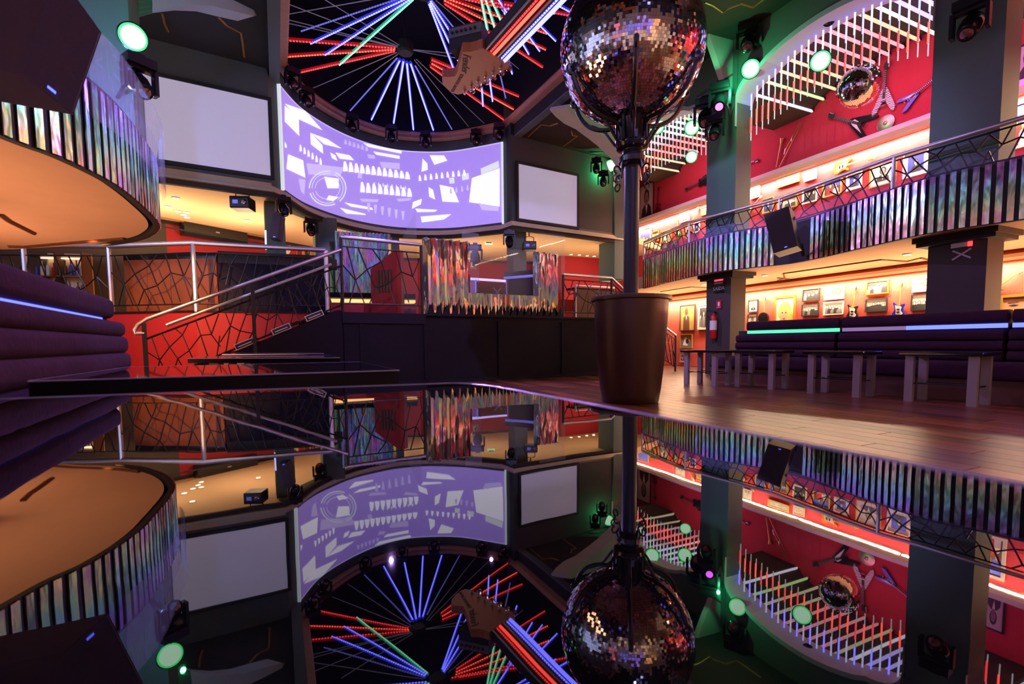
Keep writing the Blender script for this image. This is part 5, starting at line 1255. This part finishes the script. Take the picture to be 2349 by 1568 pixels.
# guitars
def guitar(label, tail, head, kind='strat', body='sunburst', guard='gwhite', plane=None, neckm='gwood'):
    """tail, head: pixels of the body end and the head end on the wall plane"""
    Pp, d, n = plane or (FACE_R, -U, NR); a, b = onp(*tail, Pp, d), onp(*head, Pp, d); L = (b - a).length
    t = thing('guitar', label, 'guitar', mtx=frame(a + Vector(n) * .02, b - a, n)); k = L
    if kind == 'v':
        pts = [(.0, .20), (.10, .21), (.47, .055), (.50, .03), (.50, -.03), (.47, -.055), (.10, -.21), (.0, -.20), (.02, -.15), (.25, -.02), (.25, .02), (.02, .15)]
        A, B = pts[:4] + [(.50, 0), (.25, 0), (.25, .02), (.02, .15)], pts[4:10] + [(.25, 0), (.50, 0)]
        mb = MB()
        for q in (A, B): mb.prism([(x * k, y * k, 0) for x, y in q], (0, 0, .035))
        mb.build('body', body, t)
        MB().prism([(x * k, y * k, .036) for x, y in [(.12, .14), (.40, .05), (.46, .0), (.40, -.05), (.30, -.03), (.30, .03)]], (0, 0, .004)).build('pickguard', guard, t)
    elif kind == 'banjo':
        MB().lathe([(.20 * k, 0), (.20 * k, .06), (.01, .06)], (.20 * k, 0, 0), 28).build('body', 'gwood', t); MB().lathe([(.205 * k, .0), (.215 * k, .03), (.205 * k, .065), (.19 * k, .066)], (.2 * k, 0, 0), 28).build('rim', 'blackg', t)
    elif kind == 'acoustic':
        P = [(.21 + .21 * math.cos(a), .155 * math.sin(a) * (1 - .18 * math.sin(2 * a) ** 2)) for a in [2 * math.pi * j / 28 for j in range(28)]]
        MB().prism([(x * k, y * k, 0) for x, y in P], (0, 0, .07)).build('body', body, t); MB().lathe([(.045 * k, .071), (.01, .072)], (.27 * k, 0, 0), 16).build('sound_hole', 'ink', t)
    elif kind == 'lp':
        P = [(0, .05), (.01, .11), (.06, .155), (.14, .165), (.20, .13), (.25, .105), (.31, .12), (.37, .125), (.405, .09), (.40, .05), (.365, .035), (.365, -.03), (.39, -.055), (.39, -.10), (.35, -.125), (.27, -.10), (.20, -.13), (.14, -.165), (.06, -.155), (.01, -.11), (0, -.05)]
        MB().prism([(x * k, y * k, 0) for x, y in P], (0, 0, .04)).build('body', body, t); MB().prism([(x * k, y * k, .041) for x, y in [(.08, -.04), (.30, -.04), (.28, -.10), (.16, -.10)]], (0, 0, .004)).build('pickguard', guard, t)
    else:
        P = [(.01, .05), (.0, .10), (.05, .155), (.12, .15), (.20, .105), (.27, .10), (.37, .135), (.42, .155), (.44, .14), (.40, .09), (.345, .05), (.345, -.03), (.37, -.07), (.39, -.13), (.37, -.145), (.29, -.105), (.20, -.11), (.10, -.16), (.03, -.14), (0, -.08)]
        MB().prism([(x * k, y * k, 0) for x, y in P], (0, 0, .04)).build('body', body, t); MB().prism([(x * k, y * k, .041) for x, y in [(.06, -.08), (.10, .06), (.20, .06), (.30, .08), (.36, .09), (.33, .03), (.33, -.04), (.30, -.08), (.20, -.06), (.12, -.12)]], (0, 0, .004)).build('pickguard', guard, t)
    nb = .38 if kind in ('banjo', 'acoustic') else (.33 if kind != 'v' else .30)
    MB().box(nb * k, .86 * k, -.022 * k, .022 * k, .036, .055).build('neck', neckm, t)
    fr2 = MB()
    for j in range(12): fr2.box((.42 + .036 * j) * k, (.42 + .036 * j) * k + .006 * k, -.022 * k, .022 * k, .055, .058)
    fr2.build('frets', 'steel', t)
    MB().prism([(x * k, y * k, .02) for x, y in [(.86, -.025), (.90, -.045), (.99, -.05), (1.0, -.02), (.97, .035), (.90, .045), (.86, .025)]], (0, 0, .03)).build('headstock', 'ink' if neckm != 'gwood' else neckm, t)
    tn = MB()
    for j in range(6): tn.lathe([(.010 * k, 0), (.012 * k, .02), (.004 * k, .022)], ((.88 + .018 * j) * k, -.055 * k, .035), 6)
    tn.build('tuners', 'chrome', t)
    for x in (.14, .22): MB().box(x * k, x * k + .03 * k, -.04 * k, .04 * k, .042, .055).build('pickup', 'blackg', t)
    return t
M['zebra'] = mat('zebra_paint', '#d9d2cc', rough=.3, var=0)
_nt = M['zebra'].node_tree; _w = _nt.nodes.new('ShaderNodeTexWave'); _w.inputs['Scale'].default_value = 9; _w.inputs['Distortion'].default_value = 6
_r = _nt.nodes.new('ShaderNodeValToRGB'); _r.color_ramp.interpolation = 'CONSTANT'; _r.color_ramp.elements[0].color = (.02, .02, .02, 1); _r.color_ramp.elements[1].position = .45; _r.color_ramp.elements[1].color = (.8, .76, .72, 1)
_t = _nt.nodes.new('ShaderNodeTexCoord'); _nt.links.new(_t.outputs['Object'], _w.inputs['Vector']); _nt.links.new(_w.outputs['Color'], _r.inputs[0]); _nt.links.new(_r.outputs[0], _nt.nodes['Principled BSDF'].inputs['Base Color'])
guitar('black V-shaped guitar with a white guard pointing left on the red wall', (2003, 292), (1903, 266), 'v', 'blackg', 'gwhite', neckm='ink')
guitar('zebra-striped V-shaped guitar hanging neck up on the red wall', (2028, 262), (2038, 142), 'v', 'zebra', 'zebra', neckm='ink')
guitar('blue and black V-shaped guitar leaning toward the nearest column', (2066, 248), (2160, 172), 'v', 'gblue', 'gwhite', neckm='ink')
guitar('black solid guitar pointing down left in the far gallery bay', (1627, 410), (1574, 436), 'lp', 'blackg', 'ink', neckm='ink')
guitar('dark cherry guitar hanging beside the tall poster', (1510, 492), (1514, 428), 'lp', 'gred', 'ink', neckm='ink')
guitar('olive guitar hanging behind the far rail web', (1558, 545), (1556, 500), 'lp', 'ggreen', 'gwhite')
guitar('orange guitar leaning right behind the far rail web', (1574, 546), (1606, 474), 'strat', 'sunburst', 'gwhite')
guitar('brown guitar lying low next to the near gallery column', (1716, 490), (1752, 448), 'strat', 'brown', 'gwhite')
guitar('sunburst guitar lying flat under the light shelf', (1917, 388), (2010, 360), 'strat', 'sunburst', 'gwhite')
guitar('small guitar headstock sticking out past the near gallery column', (1690, 388), (1744, 366), 'strat', 'ggreen', 'gwhite', neckm='ink')
guitar('banjo with a round pale body on the lower wall', (1754, 741), (1757, 680), 'banjo')
guitar('black and cream guitar standing between pictures on the lower wall', (1957, 732), (1964, 654), 'strat', 'blackg', 'gwhite')
guitar('blue guitar with a cream guard on the lower wall', (2063, 728), (2069, 648), 'strat', 'gblue', 'gwhite')
guitar('green guitar slanting up right of the nearest column, lower wall', (2262, 680), (2349, 618), 'strat', 'ggreen', 'gwhite')
# cymbal and trombone
P = onp(2033, 283, FACE_R, U); cy = MB().lathe([(.01, .028), (.035, .022), (.045, .012), (.16, .006), (.175, .0), (.17, -.002), (.01, -.004)], (0, 0, 0), 32).build('cymbal', 'cymbal', smooth=True)
cy.matrix_basis = frame(P + NR * .03, U, NR); tag(cy, 'bronze cymbal hung below the zebra guitar', 'cymbal')
Q = lambda x, y, o=.04: onp(x, y, FACE_R, U) + NR * o
tb_ = thing('trombone', 'thin brass trombone hung on the red wall left of the guitars', 'trombone', Q(1800, 350))
MB().tube([Q(1783, 384), Q(1786, 370), Q(1794, 330), Q(1797, 318)], [.012, .012, .022, .06], 10).build('bell', 'brass', tb_, world=True, smooth=True)
MB().tube([Q(1790, 384), Q(1842, 283)], .011, 8).build('slide', 'brass', tb_, world=True, smooth=True)
MB().tube([Q(1804, 345), Q(1837, 282)], .010, 8).build('slide_tube', 'brass', tb_, world=True, smooth=True)
for t_ in (.1, .5): MB().tube([Q(1797 + 40 * t_, 362 - 75 * t_), Q(1800 + 38 * t_, 348 - 66 * t_)], .009, 6).build('brace', 'steel', tb_, world=True)

# loudspeakers
def speaker(label, quad, ys, ext, wedge=.04):
    f = [at(x, y, Y) for (x, y), Y in zip(quad, ys)]; ext = Vector(ext); n = (f[1] - f[0]).cross(f[3] - f[0]).normalized()
    if n.dot(ext) > 0: n = -n
    t = thing('loudspeaker', label, 'loudspeaker', (f[2] + f[3]) / 2)
    MB().prism(f, ext).build('cabinet', 'spkside', t, world=True)
    c = sum(f, Vector()) / 4
    MB().prism([c + (p - c) * .97 + n * .002 for p in f], n * .015).build('grille', 'speaker', t, world=True)
    a, b = f[3].lerp(f[2], .55), f[0].lerp(f[1], .5); p = a.lerp(b, .06); e = (f[2] - f[3]).normalized(); h = (f[0] - f[3]).normalized()
    MB().obox(p + n * .022, e * .022, h * .007, n * .004).build('badge', 'bandB', t, world=True)
    return t
s1_ = speaker('black loudspeaker with a brown side hung on the right balcony front', [(1752, 493), (1809, 472), (1829, 564), (1774, 581)], [9.25, 9.05, 9.0, 9.2], (.30, .34, -.02))
MB().lathe([(.035, 0), (.03, -.02), (.01, -.02)], at(1824, 500, 9.16), 12, (.3, -.3, 0)).build('side_handle', 'black', s1_, world=True)
MB().tube([at(1838, 560, 9.35), at(1842, 585, 9.55)], .03, 8).build('mount_arm', 'blackm', s1_, world=True)
speaker('big dark loudspeaker looming at the top left corner', [(128, -70), (233, 75), (168, 263), (52, 172)], [2.95, 3.05, 2.95, 2.85], (-.62, -.18, .06))
s3 = speaker('slim black loudspeaker on the column left of the foil curtain', [(626, 488), (646, 492), (639, 548), (617, 545)], [10.3, 10.35, 10.35, 10.3], (-.06, .30, 0))
MB().tube([at(628, 515, 10.45), at(622, 518, 11.15)], .03, 8).build('mount_arm', 'blackm', s3, world=True)
# TV-like dark blue box next to the gap in the right strips
gbx = MB().obox(at(1848, 545, 9.9), U * .22, WV * .04, UP * .36).build('blank_panel', 'pblue'); tag(gbx, 'dark blue blank panel in the gap of the balcony strips', 'panel')
# lower/left fixtures
def wallbox(name, label, cat, P, d, n, w, h, dp, m, parts=()):
    t = thing(name, label, cat, mtx=frame(P, d, n)); MB().rbox(-w / 2, w / 2, -h / 2, h / 2, 0, dp, min(dp, h) * .3).build('casing', m, t)
    for (nm, x0, x1, y0, y1, z, m2) in parts: MB().box(x0, x1, y0, y1, z, z + .008).build(nm, m2, t)
    return t
b0, b1 = Vector((*BACK[1], 0)), Vector((*BACK[2], 0)); bd = (b1 - b0).normalized(); bnn = Vector((bd.y, -bd.x, 0))
bp = lambda x, y: onp(x, y, b0, bd)
wallbox('air_conditioner', 'black air conditioner under the mezzanine ceiling on the red wall', 'air conditioner', bp(487, 536) + bnn * .01, bd, bnn, (bp(560, 540) - bp(413, 530)).length, .42, .28, 'blackg', [('louver', -1.6, 1.6, -.12, -.08, .285, 'black'), ('badge', -.05, .05, -.02, .01, .29, 'steel'), ('top_panel', -1.65, 1.65, .11, .15, .27, 'gold')])
picture('red poster with a white bird on the wall under the mezzanine', 636, 548, 680, 600, 'goldf', 'poster_bird', (b0, bd, bnn), -.15)
picture('gold-framed sketch poster beside the red bird poster', 691, 556, 716, 606, 'goldf', 'gig', (b0, bd, bnn), -.15)
def projector(label, x, y, Y, s=1.0):
    P = at(x, y, Y); t = thing('projector', label, 'projector', mtx=frame(P, (1, .1, 0), UP) @ Matrix.Scale(s, 4))
    MB().rbox(-.20, .20, -.2, .2, -.13, .13, .03).build('casing', 'blackm', t); MB().lathe([(.05, -.2), (.055, -.22), (.03, -.23)], (.1, 0, 0), 14, (0, 1, 0)).build('lens', 'chrome', t)
    MB().box(-.13, -.02, -.206, -.20, -.04, .04).build('label_panel', 'ledBd', t)
    for sx in (-.14, .14): MB().tube([(sx, 0, .13), (sx, 0, .27), (sx * .3, 0, .30)], .012, 6).build('bracket', 'blackm', t)
    MB().tube([(0, 0, .29), (0, 0, .45)], .02, 6).build('drop_pole', 'blackm', t); return t
projector('black projector hanging from the mezzanine ceiling by the left screen', 557, 468, 10.4, .95)
projector('black projector hanging behind the right booth tower', 1214, 565, 13.6, .9)
def exit_sign(label, x, y, Y):
    P = at(x, y, Y); t = thing('exit_sign', label, 'sign', mtx=frame(P, (1, .2, 0), UP)); MB().box(-.12, .12, -.015, .015, -.17, .17).build('panel', 'exitg', t); MB().box(-.09, .09, -.02, -.015, -.13, -.09).build('stripe', 'ggreen', t); MB().box(-.02, .02, -.01, .01, .17, .30).build('stem', 'blackm', t)
exit_sign('small green exit sign under the cornice left of the foil curtain', 664, 482, 13.0); exit_sign('green exit sign seen above the booth glass', 1121, 548, 15.5)
ut = MB().tube([at(609, 528, 10.4), at(610, 572, 10.4)], .018, 8).build('light_tube', 'ledW'); tag(ut, 'slim white upright tube on the column behind the terrace rail', 'light tube')
# right of the booth: brown counter and pictures under the mezzanine
q0, q1 = SP(spd(1318, 1.4), 1.4, ZS), SP(spd(1408, 1.4), 1.4, ZS)
ct = thing('side_counter', 'dark brown counter with a steel frame behind the short stage rail', 'bar counter', q0)
for k in range(3):
    a, b = q0.lerp(q1, k / 3), q0.lerp(q1, (k + .97) / 3); MB().prism([a, b, b + UP * .86, a + UP * .86], -SN * .04).build('panel', 'brown', ct, world=True)
MB().prism([q0 + UP * .86, q1 + UP * .86, q1 + UP * .86 - SN * .4, q0 + UP * .86 - SN * .4], (0, 0, .05)).build('counter_top', 'blackg', ct, world=True)
MB().tube([q0 + SN * .05, q0 + SN * .05 + UP * .95, q1 + SN * .05 + UP * .95], .03, 8).build('steel_frame', 'steel', ct, world=True)
b3, b4 = Vector((*BACK[3], 0)), Vector((*BACK[4], 0)); bd2 = (b4 - b3).normalized(); bn2 = Vector((bd2.y, -bd2.x, 0))
picture('gold-framed picture on the wall right of the booth', 1356, 604, 1378, 642, 'goldf', 'portrait', (b3, bd2, bn2), -.1, .2)
picture('small dark-framed picture seen through the booth glass', 1075, 597, 1092, 616, 'goldf', 'plain', (b3, bd2, bn2), -.1)
# downlights
dl = [(403, 454, 4.0), (386, 474, 4.0), (408, 484, 4.0), (421, 492, 4.0), (428, 487, 4.0), (429, 498, 4.0), (566, 505, 4.0), (1310, 583, 4.0), (1329, 584, 4.0), (1347, 586, 4.0), (1363, 587, 4.0), (1755, 631, 2.4), (2081, 583, 2.4), (1614, 652, 2.4)]
ordn = ORD
for i, (x, y, z) in enumerate(dl):
    P = atz(x, y, z - .01); wh = 'left mezzanine ceiling' if x < 600 else ('ceiling right of the booth' if x < 1400 else 'right balcony underside')
    j = i if x < 600 else (i - 7 if x < 1400 else i - 11)
    t = thing('downlight', '%s round warm downlight in the %s' % (ordn[j], wh), 'downlight', P, group='downlights in the ' + wh)
    r = .06
    MB().lathe([(r * 1.25, .01), (r * 1.3, -.005), (r * 1.0, -.012)], (0, 0, 0), 18).build('ring', 'white', t); MB().lathe([(r * .95, -.013), (.005, -.016)], (0, 0, 0), 18).build('lamp', 'downl', t)
# signs on the gallery columns
KF = G(0, -.245); cf = (KF, -U, NR)
def plate(name, label, cat, x, y, w, h, m, pl_=cf): 
    P = onp(x, y, pl_[0], pl_[1]); t = thing(name, label, cat, mtx=frame(P + Vector(pl_[2]) * .003, pl_[1], pl_[2])); MB().box(-w / 2, w / 2, -h / 2, h / 2, 0, .012).build('plate', m, t); return t
t = plate('exit_lamp', 'exit sign reading SAIDA with a red lamp on the extinguisher column', 'sign', 1650, 654, .30, .34, 'blackg')
lettering('SAÍDA', t, Matrix.Translation((0, -.08, .014)), .12, 'lgrey')
for y_, m_ in ((.12, 'ledR'), (.05, 'lgrey')): MB().box(-.12, .12, y_ - .02, y_ + .02, .012, .03).build('lamp_bar', m_, t)
t = plate('extinguisher_sign', 'small red extinguisher sign on the column', 'sign', 1650, 698, .15, .20, 'sign_red'); MB().prism([(x * .1, y * .1, .013) for x, y in ell(0, .1, .35, .6, 8)], (0, 0, .003)).build('pictogram', 'paper', t)
lettering('EXTINTOR', t, Matrix.Translation((0, -.07, .014)), .025, 'paper')
P = onp(1643, 742, KF, U) + NR * .09
ex = thing('fire_extinguisher', 'red fire extinguisher hanging on the column below its sign', 'extinguisher', P - UP * .35)
MB().lathe([(.07, 0), (.08, .02), (.08, .46), (.06, .53), (.03, .56), (.03, .60)], (0, 0, 0), 20).build('cylinder', 'sign_red', ex, smooth=True)
MB().lathe([(.0815, .20), (.0815, .42)], (0, 0, 0), 20).build('label_band', 'paper', ex); MB().box(-.015, .07, -.02, .02, .59, .64).build('valve', 'blackm', ex)
MB().tube(catmull([(0, 0, .62), (-.12, .05, .66), (-.15, .03, .55), (-.06, -.03, .42)], 5), .012, 6).build('hose', 'black', ex)
KF2 = G(-4.5, -.245); cf2 = (KF2, -U, NR)
t = plate('emergency_light', 'small emergency lamp with a red glow on the nearest column', 'emergency light', 2207, 561, .26, .07, 'gwhite', cf2); MB().box(.08, .13, -.04, .03, .012, .03).build('red_lamp', 'ledR', t)
t = thing('tape_cross', 'white tape cross on the nearest column below the emergency lamp', 'tape mark', mtx=frame(onp(2206, 583, KF2, U) + NR * .004, -U, NR))
for sg in (1, -1): MB().obox((0, 0, .003), Vector((1, .62 * sg, 0)).normalized() * .13, Vector((-.62 * sg, 1, 0)).normalized() * .012, (0, 0, .002)).build('tape_strip', 'xtape', t)
t = plate('number_tag', 'small white tag on the far gallery column', 'sign', 1392, 553, .14, .05, 'paper', (G(4.5, -.245), -U, NR))
